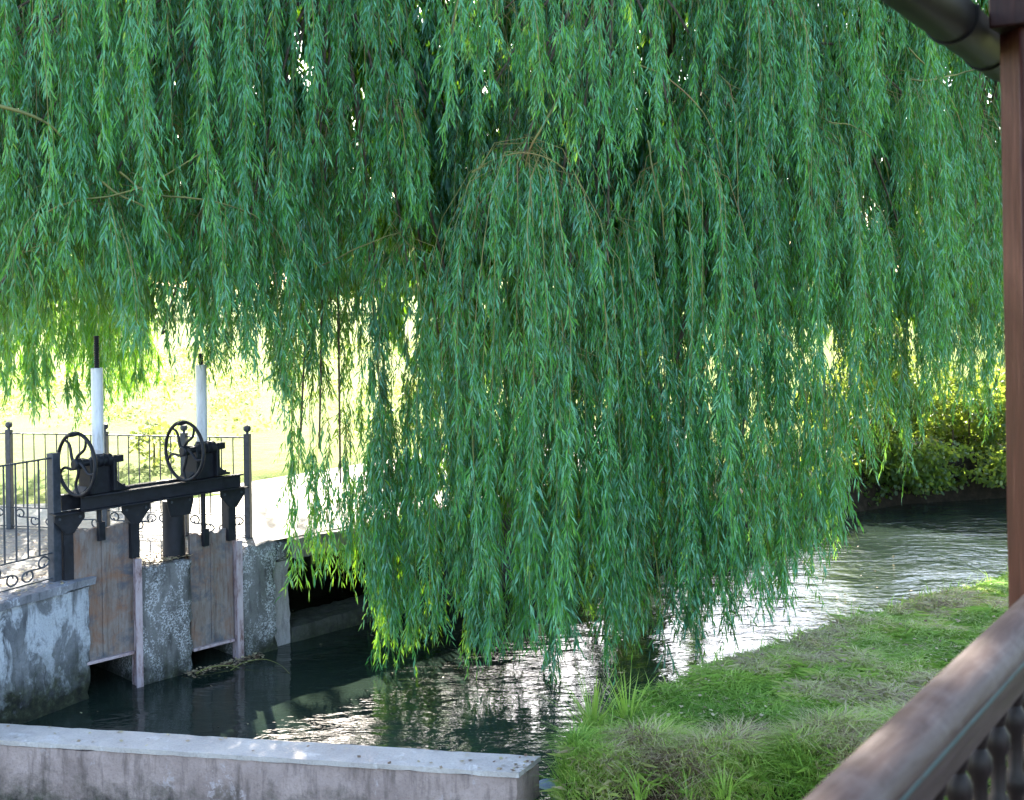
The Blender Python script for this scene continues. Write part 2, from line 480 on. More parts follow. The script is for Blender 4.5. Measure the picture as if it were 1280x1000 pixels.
def stone_mat():
    t = NT('rubble_stone'); n = t.noise(9, 5, .7)
    return t.done(t.pbsdf(t.ramp(n, [(.3, (.10, .13, .16)), (.7, (.25, .30, .35))]), .75, nrm=t.bump(n, .5, .02)))
M['stone'] = stone_mat()

# ------------------------------------------------------------------ layout: the sluice line
P0 = G(178, 857, 0)[:2]; P1 = G(345, 812, 0)[:2]
U = (P1 - P0) / np.linalg.norm(P1 - P0)
N = np.array([U[1], -U[0]])                       # towards the pool
ANG = math.atan2(U[1], U[0])
def L(s, t=0.0): return P0 + U*s + N*t
def s_at(px, z=1.0):
    # parameter on the line seen at pixel column px (at height z)
    lo, hi = -3.0, 8.0
    for _ in range(50):
        m = (lo+hi)/2; q = L(m); X = to_px(q[0], q[1], z)[0]
        if X < px: lo = m
        else: hi = m
    return m
def z_at(s, py, t=0.0):
    q = L(s, t); lo, hi = -2.0, 8.0
    for _ in range(50):
        m = (lo+hi)/2; Y = to_px(q[0], q[1], m)[1]
        if Y > py: lo = m
        else: hi = m
    return m
DECK = 0.97
C0 = G(112, 872, 0)[:2]                            # near corner of the left wall, at the water
WL = G(2, 751, DECK)[:2]; WR = G(112, 721, DECK)[:2]
WD = (WL - WR) / np.linalg.norm(WL - WR)           # towards the camera along the left wall
C0 = WR
WN = np.array([WD[1], -WD[0]])
if WN @ (np.array([0., 0.])-C0) < 0: WN = -WN
print('P0', P0, 'U', U, 'C0', C0, 'WD', WD, [round(s_at(p), 3) for p in (97, 124, 163, 178, 242, 253, 297, 345, 367)])

# near wall
NWz = .25
nb0, nb1 = G(0, 904, NWz)[:2], G(676, 945, NWz)[:2]
nf0, nf1 = G(0, 925, NWz)[:2], G(649, 966, NWz)[:2]
nd = (nb0 - nb1) / np.linalg.norm(nb0 - nb1)
# where the left wall meets the near wall
A_ = np.array([WD, -nd]).T
tt = np.linalg.solve(A_, nb0 - C0)
MEET = C0 + WD*tt[0]
print('meet', MEET, 'nb', nb0, nb1, nf0, nf1)

# ------------------------------------------------------------------ terrain
POND = [MEET, nb1, (.30, 7.92), (.32, 8.15), (.52, 8.55), (1.15, 9.2), (1.85, 9.85), (2.95, 10.75), (4.3, 11.8), (5.6, 12.9), (9, 15.6), (14, 20), (26, 30),
        (22, 36), (12.5, 23.5), (9.2, 19.4), (7.4, 18.1), (5.6, 17.7), (4.5, 17.0), (3.7, 15.7), (2.6, 14.8), (1.4, 14.3), tuple(L(4.9)), tuple(L(3.7)),
        tuple(L(3.7, -2.4)), tuple(L(-.75, -2.4)), tuple(L(-.75, -.35)), tuple(C0)]
POND = np.array([[float(a), float(b)] for a, b in POND])
def sdist(x, y):
    """distance to the shore, negative on the water"""
    x = np.asarray(x, float); y = np.asarray(y, float)
    d = np.full(x.shape, 1e9); ins = np.zeros(x.shape, bool)
    n = len(POND)
    for i in range(n):
        a = POND[i]; b = POND[(i+1) % n]; e = b-a
        t = np.clip(((x-a[0])*e[0]+(y-a[1])*e[1])/(e@e), 0, 1)
        d = np.minimum(d, np.hypot(x-a[0]-e[0]*t, y-a[1]-e[1]*t))
        c = ((a[1] > y) != (b[1] > y)) & (x < (b[0]-a[0])*(y-a[1])/(b[1]-a[1]+1e-12)+a[0])
        ins ^= c
    return np.where(ins, -d, d)
def sst(a, b, x):
    t = np.clip((x-a)/(b-a), 0, 1); return t*t*(3-2*t)
def near_side(x, y):      # the camera's side of the stream
    wl = ((x-C0[0])*WN[0]+(y-C0[1])*WN[1]) > -.15
    xs = np.array([-40, -2.0, .2, 1.2, 3, 6, 10, 16, 30, 60]); ys = np.array([8.5, 8.5, 8.5, 9.9, 11.6, 14.2, 17.8, 23, 34, 60])
    return np.where(x < -2.0, wl & (y < 9.4), y < np.interp(x, xs, ys))
def height(x, y):
    d = sdist(x, y); ns = near_side(x, y)
    n1 = fbm(x*1.1, y*1.1, 3)-.5; n2 = fbm(x*4, y*4, 9)-.5
    # near bank
    hb = -.12 + (.40+.12)*sst(0, .34, d+.04) + .10*sst(.4, 2.5, d) + n1*.12 + n2*.05
    cliff = sst(7.12, 7.5, y + (fbm(x*2, x*0, 5)-.5)*.25)
    low = -.42 + n2*.08
    left = sst(.12, .34, x)
    hb = low + (hb-low)*cliff*left
    # far bank
    hf = -.1 + (.62+.1)*sst(0, .3, d+.05) + (.93-.62)*sst(.3, 1.6, d) + n2*.05*sst(0, .5, d)
    bump = sst(25, 120, np.hypot(x, y-15))*1.2*(fbm(x*.02, y*.02, 13)-.35)
    hf = hf + bump
    hin = -.12 - .5*sst(0, .8, -d)
    return np.where(d < 0, hin, np.where(ns, hb, hf))
def axis(c0, c1, step, far):
    a = list(np.arange(c0, c1+1e-6, step)); g = step
    while a[-1] < far: g *= 1.28; a.append(a[-1]+g)
    g = step
    while a[0] > -far: g *= 1.28; a.insert(0, a[0]-g)
    return np.array(a)
ax = axis(-5.5, 8.5, .085, 900); ay = axis(6.6, 19.5, .085, 900)
X, Y = np.meshgrid(ax, ay)
Z = height(X, Y)
# keep the sheet below the paved deck and the walls beside it
rel = np.stack([X-P0[0], Y-P0[1]], -1); S_ = rel@U; T_ = rel@N
nx_, ny_ = len(ax), len(ay)
ii = np.arange(nx_*ny_).reshape(ny_, nx_)
F = np.stack([ii[:-1, :-1], ii[:-1, 1:], ii[1:, 1:], ii[1:, :-1]], -1).reshape(-1, 4)
me = np_mesh('ground', np.stack([X, Y, Z], -1).reshape(-1, 3), F, smooth=True)
link('ground', me, M['ground'], kind='structure', label='grassy ground with banks falling to the pond and sunlit lawn behind')
# water sheet
wv = [(-5.0, 6.9, 0), (60, 6.9, 0), (60, 60, 0), (-5.0, 60, 0)]
wm = [(nf0+nb0)/2+nd*.4, (nf1+nb1)/2]
wv = [(*wm[0], 0), (*wm[1], 0), (.38, 7.75, 0), (40, 7.75, 0), (40, 45, 0), (-6, 45, 0), (-6, 9.4, 0)]
me = bpy.data.meshes.new('water'); me.from_pydata(wv, [], [(0, 1, 2, 3, 4, 5, 6)]); me.update()
link('water', me, M['water'], kind='structure', label='dark rippled pond water mirroring the willow')

# ------------------------------------------------------------------ deck, piers, bridge
def quadL(s0, s1, t0, t1): return [L(s0, t0), L(s1, t0), L(s1, t1), L(s0, t1)]
sg1a, sg1b = s_at(97), 0.0
sP1 = s_at(242, .5); sG2 = s_at(298, .5); sP2b = s_at(346, .5); sP2c = s_at(368, .5)
# deck behind the piers
block('deck', quadL(-.9, 4.9, -.42, -2.6), .72, DECK, M['slab'], seg=.12, amp=.006, chip=.01, kind='structure', label='concrete deck behind the sluice gates')
block('bridge_slab', quadL(sP2c+.004, 4.9, .02, -.416), .775, DECK-.004, M['slab'], seg=.07, chip=.02, seed=4,
      label='flat concrete bridge slab over the dark culvert right of the gates', cat='bridge')
dq = [L(-.9, -.45), L(4.9, -.45), L(4.9, -2.2), L(-.9, -2.2)]
# pale path over the deck and beyond, dusty ground in front of the far fence
def sheet(name, pts, z, mat, **k):
    me = bpy.data.meshes.new(name); me.from_pydata([(float(p[0]), float(p[1]), z) for p in pts], [], [tuple(range(len(pts)))]); me.update()
    bm = bmesh.new(); bm.from_mesh(me); bmesh.ops.recalc_face_normals(bm, faces=bm.faces)
    if bm.faces[:][0].normal.z < 0: bmesh.ops.reverse_faces(bm, faces=bm.faces)
    bm.to_mesh(me); bm.free()
    return link(name, me, mat, kind='structure', **k)
fA = G(13, 661, DECK)[:2]; fB = G(311, 673, DECK)[:2]
sheet('path', [L(1.2, -.05), L(4.6, -.05), L(9, -1.0), L(12, -3.5), L(2.2, -3.0), (-2.6, 13.6), (-6, 13.2), (-14, 13.0), (-14, 11.4), fA+(0, .02), fB+(0, .02)], DECK+.004, M['path'], label='pale dusty path behind the iron fence')
sheet('dusty_yard', [C0+WD*5+(-.15, .1), C0+(-.15, .1), L(-.6, -.3), L(sG2+.2, -.1), fB+(0, .018), fA+(0, .018), (-14, 11.38), (-14, 6)], DECK-.004, M['dust'], label='dusty ground with fallen leaves behind the wall')
# abutment and culvert
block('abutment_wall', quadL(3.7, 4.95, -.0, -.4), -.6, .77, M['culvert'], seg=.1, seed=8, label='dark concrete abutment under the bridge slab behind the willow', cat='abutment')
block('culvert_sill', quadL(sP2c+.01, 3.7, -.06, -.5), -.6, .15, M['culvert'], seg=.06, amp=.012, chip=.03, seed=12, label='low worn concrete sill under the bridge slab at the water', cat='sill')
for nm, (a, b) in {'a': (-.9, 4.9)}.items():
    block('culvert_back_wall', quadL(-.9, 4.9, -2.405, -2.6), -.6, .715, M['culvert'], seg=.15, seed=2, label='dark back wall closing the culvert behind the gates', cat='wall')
# left wall and coping
lw = empty('retaining_wall', (C0[0], C0[1], 0), 0, label='whitewashed concrete retaining wall left of the gates, mossy at its foot, carrying the near fence', cat='wall')
WN = np.array([WD[1], -WD[0]])
if WN @ (np.array([0., 0.])-C0) < 0: WN = -WN           # towards the pool / camera
def Wp(a, b): return C0 + WD*a + WN*b
block('wall_body', [Wp(0, -.0), Wp(4.5, -.0), Wp(4.5, -.34), Wp(0, -.34)], -.6, DECK-.07, M['wall_left'], lw, seg=.045, amp=.010, chip=.02, seed=3)
block('coping', [Wp(-.035, .045), Wp(4.5, .045), Wp(4.5, -.38), Wp(-.035, -.38)], DECK-.068, DECK, M['coping'], lw, seg=.04, amp=.006, chip=.014, seed=6)
# piers
pe = block('concrete_pier', quadL(.0, sP1, 0, -2.39), -.6, DECK, M['pier'], seg=.05, amp=.010, chip=.03, seed=21,
           label='narrow speckled concrete pier between the two rusty gates', cat='pier', group='concrete piers of the sluice')
pe2 = empty('concrete_pier', (*L(sG2+.03), 0), 0, label='wider speckled concrete pier right of the gates where the bridge slab starts', cat='pier', group='concrete piers of the sluice')
block('pier_body', quadL(sG2+.03, sP2b, 0, -2.39), -.6, DECK+.01, M['pier'], pe2, seg=.05, amp=.012, chip=.04, seed=33)
block('pier_buttress', quadL(sP2b+.003, sP2c, -.07, -2.39), -.6, .77, M['pale_concrete'], pe2, seg=.05, amp=.006, chip=.015, seed=37)
block('pier_shoulder', quadL(sP2b+.003, sP2c, -.02, -.414), .775, DECK-.02, M['pier'], pe2, seg=.05, amp=.015, chip=.04, seed=39)

# ------------------------------------------------------------------ near wall
nw = empty('parapet_wall', (nb1[0], nb1[1], 0), 0, label='long low concrete wall with a pale flat top across the bottom left of the pond', cat='wall')
nq = [nf0+nd*.44, nf1, nb1, nb0+nd*.47]
off = np.array([0, .012])
block('wall_body', [nq[0]+off, nq[1]+off+nd*.01, nq[2]-off+nd*.01, nq[3]-off], -.6, NWz-.035, M['near_face'], nw, seg=.05, amp=.008, chip=.01, seed=44)
block('wall_top', nq, NWz-.035, NWz, M['near_top'], nw, seg=.05, amp=.0018, chip=.006, seed=45)

# ------------------------------------------------------------------ sluice: frame, hoists, gates  (local x along the line, y backwards)
base = (P0[0], P0[1], 0)
fr = empty('sluice_gantry', base, ANG, label='black steel frame of two channel beams on gusseted columns above the gates', cat='steel frame')
BZ = z_at(s_at(298, 1.6), 591); BH = .125
sb0, sb1 = s_at(99, 1.6), s_at(298, 1.6)
print('BZ', BZ, z_at(s_at(99, 1.6), 615), sb0, sb1)
def channel(x0, x1, yf, yb, z0, z1, sgn):
    m = MB(); th = .012
    y0, y1 = (yf, yb)
    m.box(x0, x1, min(y0, y0+sgn*th), max(y0, y0+sgn*th), z0, z1)
    m.box(x0, x1, min(y0+sgn*th, y1), max(y0+sgn*th, y1), z1-th, z1)
    m.box(x0, x1, min(y0+sgn*th, y1), max(y0+sgn*th, y1), z0, z0+th)
    return m
channel(sb0, sb1, -.02, -.085, BZ-BH, BZ, -1).build('channel_beam', M['iron'], fr, .002)
channel(sb0-.09, sb1-.1, .12, .185, BZ-BH, BZ, 1).build('channel_beam', M['iron'], fr, .002)
def gusset(s, y, zt, w=.25, h=.15, cw=.07):
    m = MB()
    m.prism([(s-w/2, zt), (s+w/2, zt), (s+w/2, zt-.05), (s+cw/2, zt-h), (s-cw/2, zt-h), (s-w/2, zt-.05)], 'y', y-.006, y+.006)
    m.box(s-w/2-.01, s+w/2+.01, y-.05, y+.07, zt+.001, zt+.011)
    return m
zt = BZ-BH-.012
cols = [(s_at(90, 1.3)-.0, .06, DECK-.5, .075, .09), (s_at(170, 1.3), .02, z_at(s_at(170), 698), .075, .10), (s_at(228, 1.3), .14, DECK-.01, .2, .2), (s_at(291, 1.3), .02, z_at(s_at(291), 676), .075, .10)]
for i, (s, y, z0, cw, cd_) in enumerate(cols):
    if i == 2:
        MB().tube([(s, y, z0), (s, y, zt-.04)], .095, 20).build('column', M['iron'], fr, .003)
    else:
        m = MB(); m.box(s-cw/2, s+cw/2, y-.01, y+.004, z0, zt-.01); m.box(s-cw/2, s-cw/2+.01, y+.004, y+cd_, z0, zt-.01); m.box(s+cw/2-.01, s+cw/2, y+.004, y+cd_, z0, zt-.01)
        m.build('column', M['iron'], fr, .002)
    gy = (y-.11) if i == 2 else y-.022
    g = gusset(s, gy, zt, .25 if i != 2 else .25, .16, cw*.95).build('gusset_plate', M['iron'], fr, .001)
    for dx in (-.085, .085):
        MB().tube([(s+dx, gy-.014, zt-.035), (s+dx, gy-.004, zt-.035)], .011, 8).build('bolt', M['fence'], g)
def handwheel(parent, x, y, z, r):
    e = empty('handwheel', (x, y, z)); e.parent = parent
    pts = [(0, r*math.cos(a), r*math.sin(a)) for a in np.linspace(0, 2*math.pi, 48, endpoint=False)]
    o = MB().tube(pts, .015, 10, closed=True).build('rim', M['iron'], e)
    MB().lathe([(.035, -.03), (.045, -.02), (.045, .03), (.03, .045)], axis='x').build('hub', M['iron'], e, .003)
    for k in range(5):
        a0 = 2*math.pi*k/5 + .3; pp = []
        for t in np.linspace(0, 1, 9):
            rr = .035 + (r-.04)*t; a = a0 + .75*math.sin(t*math.pi)*.55 + .55*t
            pp.append((0, rr*math.cos(a), rr*math.sin(a)))
        MB().tube(pp, [.014-.004*abs(t-.0) for t in np.linspace(0, 1, 9)], 7).build('spoke', M['iron'], e)
    # crank knob on the rim
    MB().lathe([(.008, -.10), (.016, -.095), (.018, -.06), (.012, -.02), (.010, 0)], (0, r*math.cos(1.75), r*math.sin(1.75)), 'x', 10).build('crank_knob', M['iron'], e)
def hoist(s0, gtop, tube_top, rod_top, lab):
    e = empty('gate_hoist', (*L(s0), BZ), ANG+R(8), label=lab, cat='gate hoist', group='hand cranked hoists on the sluice frame')
    m = MB()                                            # housing: flared foot, box, bearing blocks
    m.prism([(-.22, .002), (.25, .002), (.25, .02), (.20, .03), (.13, .085), (.075, .23), (-.07, .23), (-.13, .085), (-.20, .03), (-.22, .02)], 'y', -.05, .09)
    m.box(-.15, -.115, -.09, .07, .012, .29); m.box(.06, .095, -.10, -.05, .012, .27)
    m.build('housing', M['iron'], e, .006)
    MB().lathe([(.06, 0.20), (.078, .232), (.078, .275), (.062, .29), (.056, .315)], (0, .02, 0)).build('collar', M['iron'], e, .002)
    zs = .265; ys = -.06
    prof = [(.02, -.22), (.026, -.20), (.026, -.13), (.04, -.125), (.044, -.10), (.035, -.095), (.035, -.08), (.046, -.075), (.046, -.055), (.035, -.05), (.035, -.035), (.046, -.03), (.046, -.01),
            (.036, -.005), (.036, .01), (.05, .015), (.052, .05), (.044, .06), (.03, .065), (.03, .10)]
    MB().lathe(prof, (0, ys, zs), 'x', 18).build('worm_shaft', M['iron'], e)
    MB().box(.10, .165, ys-.028, ys+.028, zs-.028, zs+.028).build('shaft_end', M['iron'], e, .004)
    for dx, dy in ((-.17, -.03), (-.17, .07), (.2, -.03), (.2, .07)):
        MB().lathe([(.014, .02), (.016, .024), (.016, .04), (.012, .046)], (dx, dy, 0), 'z', 6).build('bolt', M['iron'], e)
    handwheel(e, -.255, ys, zs+.0, .245)
    t0 = .29
    MB().lathe([(.047, t0), (.047, tube_top-BZ-.004), (.043, tube_top-BZ)], (0, .02, 0), 'z', 20).build('gauge_tube', M['tube'], e)
    m = MB(); z = tube_top-BZ-.01; pr = []
    while z < rod_top-BZ:
        pr += [(.017, z), (.022, z+.006), (.022, z+.012), (.017, z+.018)]; z += .018
    m.lathe(pr, (0, .02, 0), 'z', 10).build('threaded_rod', M['iron'], e)
    MB().lathe([(.021, gtop-BZ-.06), (.021, .01)], (0, .02, 0), 'z', 10).build('lifting_stem', M['iron'], e)
    MB().box(-.03, .03, -.02, .012, gtop-BZ-.10, gtop-BZ+.05).build('stem_bracket', M['iron'], e, .003)
    return e
s1, s2 = s_at(124, 2.2), s_at(254, 2.2)
g1t, g2t = z_at(s1, 660), z_at(s2, 668)
hoist(s1, g1t, z_at(s1, 460), z_at(s1, 421), 'gate hoist beside the near fence post, its white tube with a long black tip')
hoist(s2, g2t, z_at(s2, 456), z_at(s2, 442), 'gate hoist farther along the beam, its white tube with a short black tip')
def gate(sa, sb, zt_, zb, lab, y=.055):
    e = empty('sluice_gate', (*L((sa+sb)/2), zb), ANG, label=lab, cat='sluice gate', group='rusty sluice gates')
    wd = (sb-sa)/2; h = zt_-zb; nx = 14; nz = 26; v = []; f = []
    for j in range(nz+1):
        for i in range(nx+1):
            x = -wd + 2*wd*i/nx; z = h*j/nz
            if j == nz: z += (random.random()-.5)*.022 + .012*math.sin(i*1.3)
            yy = y + .006*mnoise.noise(Vector((x*4+sa, z*4, 0)))
            v.append((x, yy, z))
    n = len(v)
    v += [(a, b+.03, c) for a, b, c in v]
    for j in range(nz):
        for i in range(nx):
            a = j*(nx+1)+i; f.append((a, a+1, a+nx+2, a+nx+1)); f.append((a+n+nx+1, a+n+nx+2, a+n+1, a+n))
    for i in range(nx): f.append((i+n, i+n+1, i+1, i)); a = nz*(nx+1)+i; f.append((a, a+1, a+1+n, a+n))
    for j in range(nz): a = j*(nx+1); b = a+nx; f.append((a, a+nx+1, a+nx+1+n, a+n)); f.append((b+n, b+nx+1+n, b+nx+1, b))
    m = MB(); m.add(v, f); m.build('gate_plate', M['rust'], e)
    MB().box(-wd+.005, wd-.005, y-.03, y+.028, -.025, -.001).build('bottom_flange', M['guide'], e, .003)
    MB().box(-wd*.08, wd*.06, y-.012, y-.004, .02, h-.1).build('stiffener', M['rust'], e, .002)
    return e
gate(s_at(96, 1.0), -.035, g1t, z_at(s_at(140, .3), 822), 'left rusty streaked gate plate raised above the water beside the retaining wall')
gate(sP1+.008, sG2-.015, g2t, z_at(s_at(268, .3), 806), 'right rusty gate plate with a grey blue stain between the two piers')
for sx, ztop, lab in ((-.03, cols[1][2]-.003, 'pinkish steel guide rail along the left edge of the narrow pier'), (sG2+.005, cols[3][2]-.003, 'pinkish steel guide rail at the left edge of the wide pier')):
    e = empty('guide_rail', (*L(sx), -.3), ANG, label=lab, cat='guide rail', group='steel gate guides')
    m = MB(); m.box(-.03, .028, -.028, -.012, 0, ztop+.3); m.build('flange', M['guide'], e, .002)
    m = MB(); m.box(-.006, .006, -.012, .10, 0, ztop+.3); m.build('web', M['guide'], e, .001)

# ------------------------------------------------------------------ fences
def spiral(c, r, a0, turns, sgn, n=22):
    pts = []
    for i in range(n):
        t = i/(n-1); rr = r*(1-.78*t); a = a0 + sgn*turns*2*math.pi*t
        pts.append((c[0]+rr*math.cos(a), c[1]+rr*math.sin(a)))
    return pts
def s_scroll(w, h):
    """S scroll in local (x,z), spirals at both ends"""
    r = h*.33
    c1 = (-w*.24, h-r-.004); c2 = (w*.24, r+.004)
    a = spiral(c1, r, math.pi*.9, .95, -1)[::-1]
    b = spiral(c2, r, -math.pi*.1, .95, -1)
    p0 = a[-1]; p3 = b[0]
    mid = []
    for t in np.linspace(.08, .92, 9):
        q1 = (p0[0]-.0*w, p0[1]-h*.55); q2 = (p3[0], p3[1]+h*.55)
        mid.append(tuple((1-t)**3*p0[k]+3*(1-t)**2*t*q1[k]+3*(1-t)*t*t*q2[k]+t**3*p3[k] for k in (0, 1)))
    return a+mid+b
def fence(name, A, B, posts, z0, h, band, bars, rb, lab, finials, post_w=.055):
    dvec = B-A; Ln = np.linalg.norm(dvec); ang = math.atan2(dvec[1], dvec[0])
    e = empty(name, (A[0], A[1], z0), ang, label=lab, cat='iron fence')
    for x in posts:
        p = MB().box(x-post_w/2, x+post_w/2, -post_w/2, post_w/2, 0, h+.03).build('post', M['fence'], e, .004)
        if finials:
            MB().lathe([(.014, h+.03), (.012, h+.045), (.03, h+.055), (.036, h+.075), (.03, h+.098), (.01, h+.108)], (x, 0, 0), 'z', 14).build('finial', M['fence'], p)
    for a, b in zip(posts[:-1], posts[1:]):
        a += post_w/2; b -= post_w/2
        MB().box(a, b, -.014, .014, h-.012, h).build('rail', M['fence'], e, .001)
        MB().box(a, b, -.012, .012, band-.01, band).build('rail', M['fence'], e, .001)
        MB().box(a, b, -.012, .012, .025, .035).build('rail', M['fence'], e, .001)
        n = max(1, round((b-a)/bars))
        for i in range(1, n):
            x = a+(b-a)*i/n
            MB().tube([(x, 0, band), (x, 0, h-.012)], rb, 5).build('baluster', M['fence'], e)
        ns = max(1, round((b-a)/.30)); wseg = (b-a)/ns
        for i in range(ns):
            fl = 1 if i % 2 == 0 else -1
            pts = [(a+wseg*(i+.5)+fl*p[0], 0, .035+p[1]) for p in s_scroll(wseg*.96, band-.045)]
            MB().tube(pts, .0075, 5).build('scroll', M['fence'], e)
    return e
Lf = np.linalg.norm(fB-fA)
fpx = [13, 132, 231, 311]; 
def along(px):
    lo, hi = 0., Lf
    for _ in range(40):
        m = (lo+hi)/2; q = fA+(fB-fA)/Lf*m
        if to_px(q[0], q[1], 1.4)[0] < px: lo = m
        else: hi = m
    return m
ps = [-1.6, -.8, 0] + [along(p) for p in fpx[1:]]
ps[2] = .0; ps[-1] = Lf
hB = None
fence('garden_fence', fA, fB, ps, DECK, .93, .215, .118, .0065, 'thin black iron fence with ball topped posts and scrolls along the bright path', True)
fn = Wp(.22, -.14); fn2 = Wp(2.9, -.14)
# near fence, from its end post at the wall corner
e_ = fence('pool_fence', fn, fn2, [0.0, 1.25, 2.5], DECK, .985, .235, .105, .008, 'grey iron fence standing on the coping of the left retaining wall', False, .075)

# ------------------------------------------------------------------ foliage engine
def curve_pts(T, az, Rr, Ln, rise, ph, n=9):
    l = np.linspace(0, Ln, n)
    hor = Rr*(1-np.exp(-l/max(Rr*.85, .02)))
    # vertical drop so that the arc length is about kept
    dl = np.diff(l, prepend=0); dh = np.diff(hor, prepend=0)
    dv = np.sqrt(np.maximum(dl**2-dh**2, (dl*.05)**2))
    up = rise*np.exp(-l/max(Rr*.8, .05))
    z = -np.cumsum(dv*(1-up)-dl*up*.8)
    sw = .03*np.sin(l*2.1+ph)*np.minimum(l, 1); sw2 = .03*np.cos(l*1.7+ph*1.7)*np.minimum(l, 1)
    ca, sa = math.cos(az), math.sin(az)
    return np.stack([T[0]+ca*hor-sa*sw, T[1]+sa*hor+ca*sw2+ca*0, T[2]+z], -1), l
def leaves_on(P, l, Ln, sprays=10, per=13, lsize=.085, wid=.0135, start=.18, spread=1.0, tint0=.4):
    """sprays of narrow leaves along a hanging rope; returns quads verts (n,4,3), tint (n)"""
    ns = max(2, int((Ln-start)*sprays))
    ls = start + (Ln-start)*np.sqrt(rng.random(ns))*1.0 if start > .1 else Ln*rng.random(ns)
    ls = np.where(rng.random(ns) < .55, start+(Ln-start)*rng.random(ns), ls)
    p0 = np.stack([np.interp(ls, l, P[:, k]) for k in range(3)], -1)
    az = rng.random(ns)*2*np.pi
    out_ = (.12+.42*rng.random(ns)**1.5)*spread
    d = np.stack([np.cos(az)*out_, np.sin(az)*out_, -np.ones(ns)*.9], -1)
    d /= np.linalg.norm(d, axis=1, keepdims=True)
    sl_ = .12+.24*rng.random(ns)
    u = (np.arange(per)+rng.random((ns, per))*.7)/per
    q = p0[:, None, :] + d[:, None, :]*(u*sl_[:, None])[..., None]
    q[..., 2] -= .25*(u*sl_[:, None])**2*2
    side = np.where(np.arange(per) % 2 == 0, 1, -1)[None, :, None]
    pr = np.cross(d, rng.normal(size=(ns, 3))); pr /= np.linalg.norm(pr, axis=1, keepdims=True)
    ld = d[:, None, :]*.8 + pr[:, None, :]*side*(.30+.35*rng.random((ns, per, 1))) + rng.normal(size=(ns, per, 3))*.16 + np.array([0, 0, -.5])
    ld /= np.linalg.norm(ld, axis=2, keepdims=True)
    nr = np.cross(ld, rng.normal(size=ld.shape)); nr /= np.linalg.norm(nr, axis=2, keepdims=True)
    wv_ = np.cross(ld, nr)
    Ls = (lsize*(.65+.6*rng.random((ns, per))))[..., None]; Ws = (wid*(.7+.5*rng.random((ns, per))))[..., None]*.5
    b = q; tip = q+ld*Ls+np.array([0, 0, -1])*Ls*.12
    m1 = q+ld*Ls*.45+wv_*Ws+nr*Ws*.35; m2 = q+ld*Ls*.45-wv_*Ws+nr*Ws*.35
    V = np.stack([b, m1, tip, m2], 2).reshape(-1, 4, 3)
    ti = np.clip(tint0 + (rng.random(ns)[:, None]-.5)*.35 + (rng.random((ns, per))-.5)*.4, 0, .92).ravel()
    dry = rng.random(len(ti)) < .02
    ti[dry] = 1.0
    return V, ti
def tubes_np(Ps, rs, n=3):
    """many polylines to thin tubes"""
    V = []; Fc = []; b = 0
    for P, r in zip(Ps, rs):
        m = len(P); T = np.gradient(P, axis=0); T /= np.linalg.norm(T, axis=1, keepdims=True)+1e-9
        up = np.array([.3, .9, .1]); a = np.cross(T, up); a /= np.linalg.norm(a, axis=1, keepdims=True)+1e-9; c = np.cross(T, a)
        rr = (r if hasattr(r, '__len__') else np.linspace(r, r*.45, m)); rr = np.asarray(rr)[:, None]
        ring = [P+(a*math.cos(2*math.pi*k/n)+c*math.sin(2*math.pi*k/n))*rr for k in range(n)]
        V.append(np.stack(ring, 1).reshape(-1, 3))
        i = np.arange(m-1)[:, None]*n; k = np.arange(n)[None, :]
        Fc.append(np.stack([i+k, i+(k+1) % n, i+n+(k+1) % n, i+n+k], -1).reshape(-1, 4)+b); b += m*n
    return np.concatenate(V), np.concatenate(Fc)

# silhouette of the curtain, as seen from the veranda: column -> (nearest depth, lowest row)
PXS = np.array([-300, -60, 60, 130, 200, 250, 320, 370, 400, 430, 470, 540, 620, 700, 780, 850, 900, 950, 1000, 1040, 1075, 1110, 1180, 1260, 1500])
BOT = np.array([365, 365, 360, 355, 385, 410, 445, 480, 500, 610, 785, 785, 790, 790, 795, 785, 765, 740, 705, 680, 600, 540, 530, 510, 500])
DEP = np.array([9.0, 9.4, 9.6, 9.7, 9.8, 9.9, 10.2, 10.9, 11.0, 11.0, 10.9, 10.9, 10.7, 10.6, 10.8, 11.0, 11.0, 11.1, 11.2, 11.4, 11.7, 12.2, 12.9, 13.4, 14])
TRUNK = np.array([1.6, 15.9])
def bottom_row(px): return float(np.interp(px, PXS, BOT))
def depth0(px): return float(np.interp(px, PXS, DEP))

wt = empty('weeping_willow', (TRUNK[0], TRUNK[1], .7), 0, label='huge weeping willow whose green curtains hang over the pond and sluice', cat='willow tree')
WO = np.array([TRUNK[0], TRUNK[1], .7])
# trunk and main limbs
def smooth_path(pts, n):
    pts = np.array(pts, float); t = np.linspace(0, len(pts)-1, n); i = np.clip(t.astype(int), 0, len(pts)-2); f = (t-i)[:, None]
    p0 = pts[np.clip(i-1, 0, None)]; p1 = pts[i]; p2 = pts[i+1]; p3 = pts[np.clip(i+2, None, len(pts)-1)]
    return .5*((2*p1)+(-p0+p2)*f+(2*p0-5*p1+4*p2-p3)*f*f+(-p0+3*p1-3*p2+p3)*f**3)
tp = smooth_path([(0, 0, -.3), (.03, .02, .2), (-.05, 0, 1.2), (-.12, -.05, 2.3), (-.1, -.1, 3.2)], 24)
tr = np.interp(np.linspace(0, 1, 24), [0, .12, .3, 1], [.62, .44, .36, .33])
v, f = tubes_np([tp], [tr], 18)
v += np.array([mnoise.noise_vector(Vector(p)*2.2) for p in v])*.05
link('trunk', np_mesh('trunk', v, f, smooth=True), M['bark'], wt)
LIMBS = []
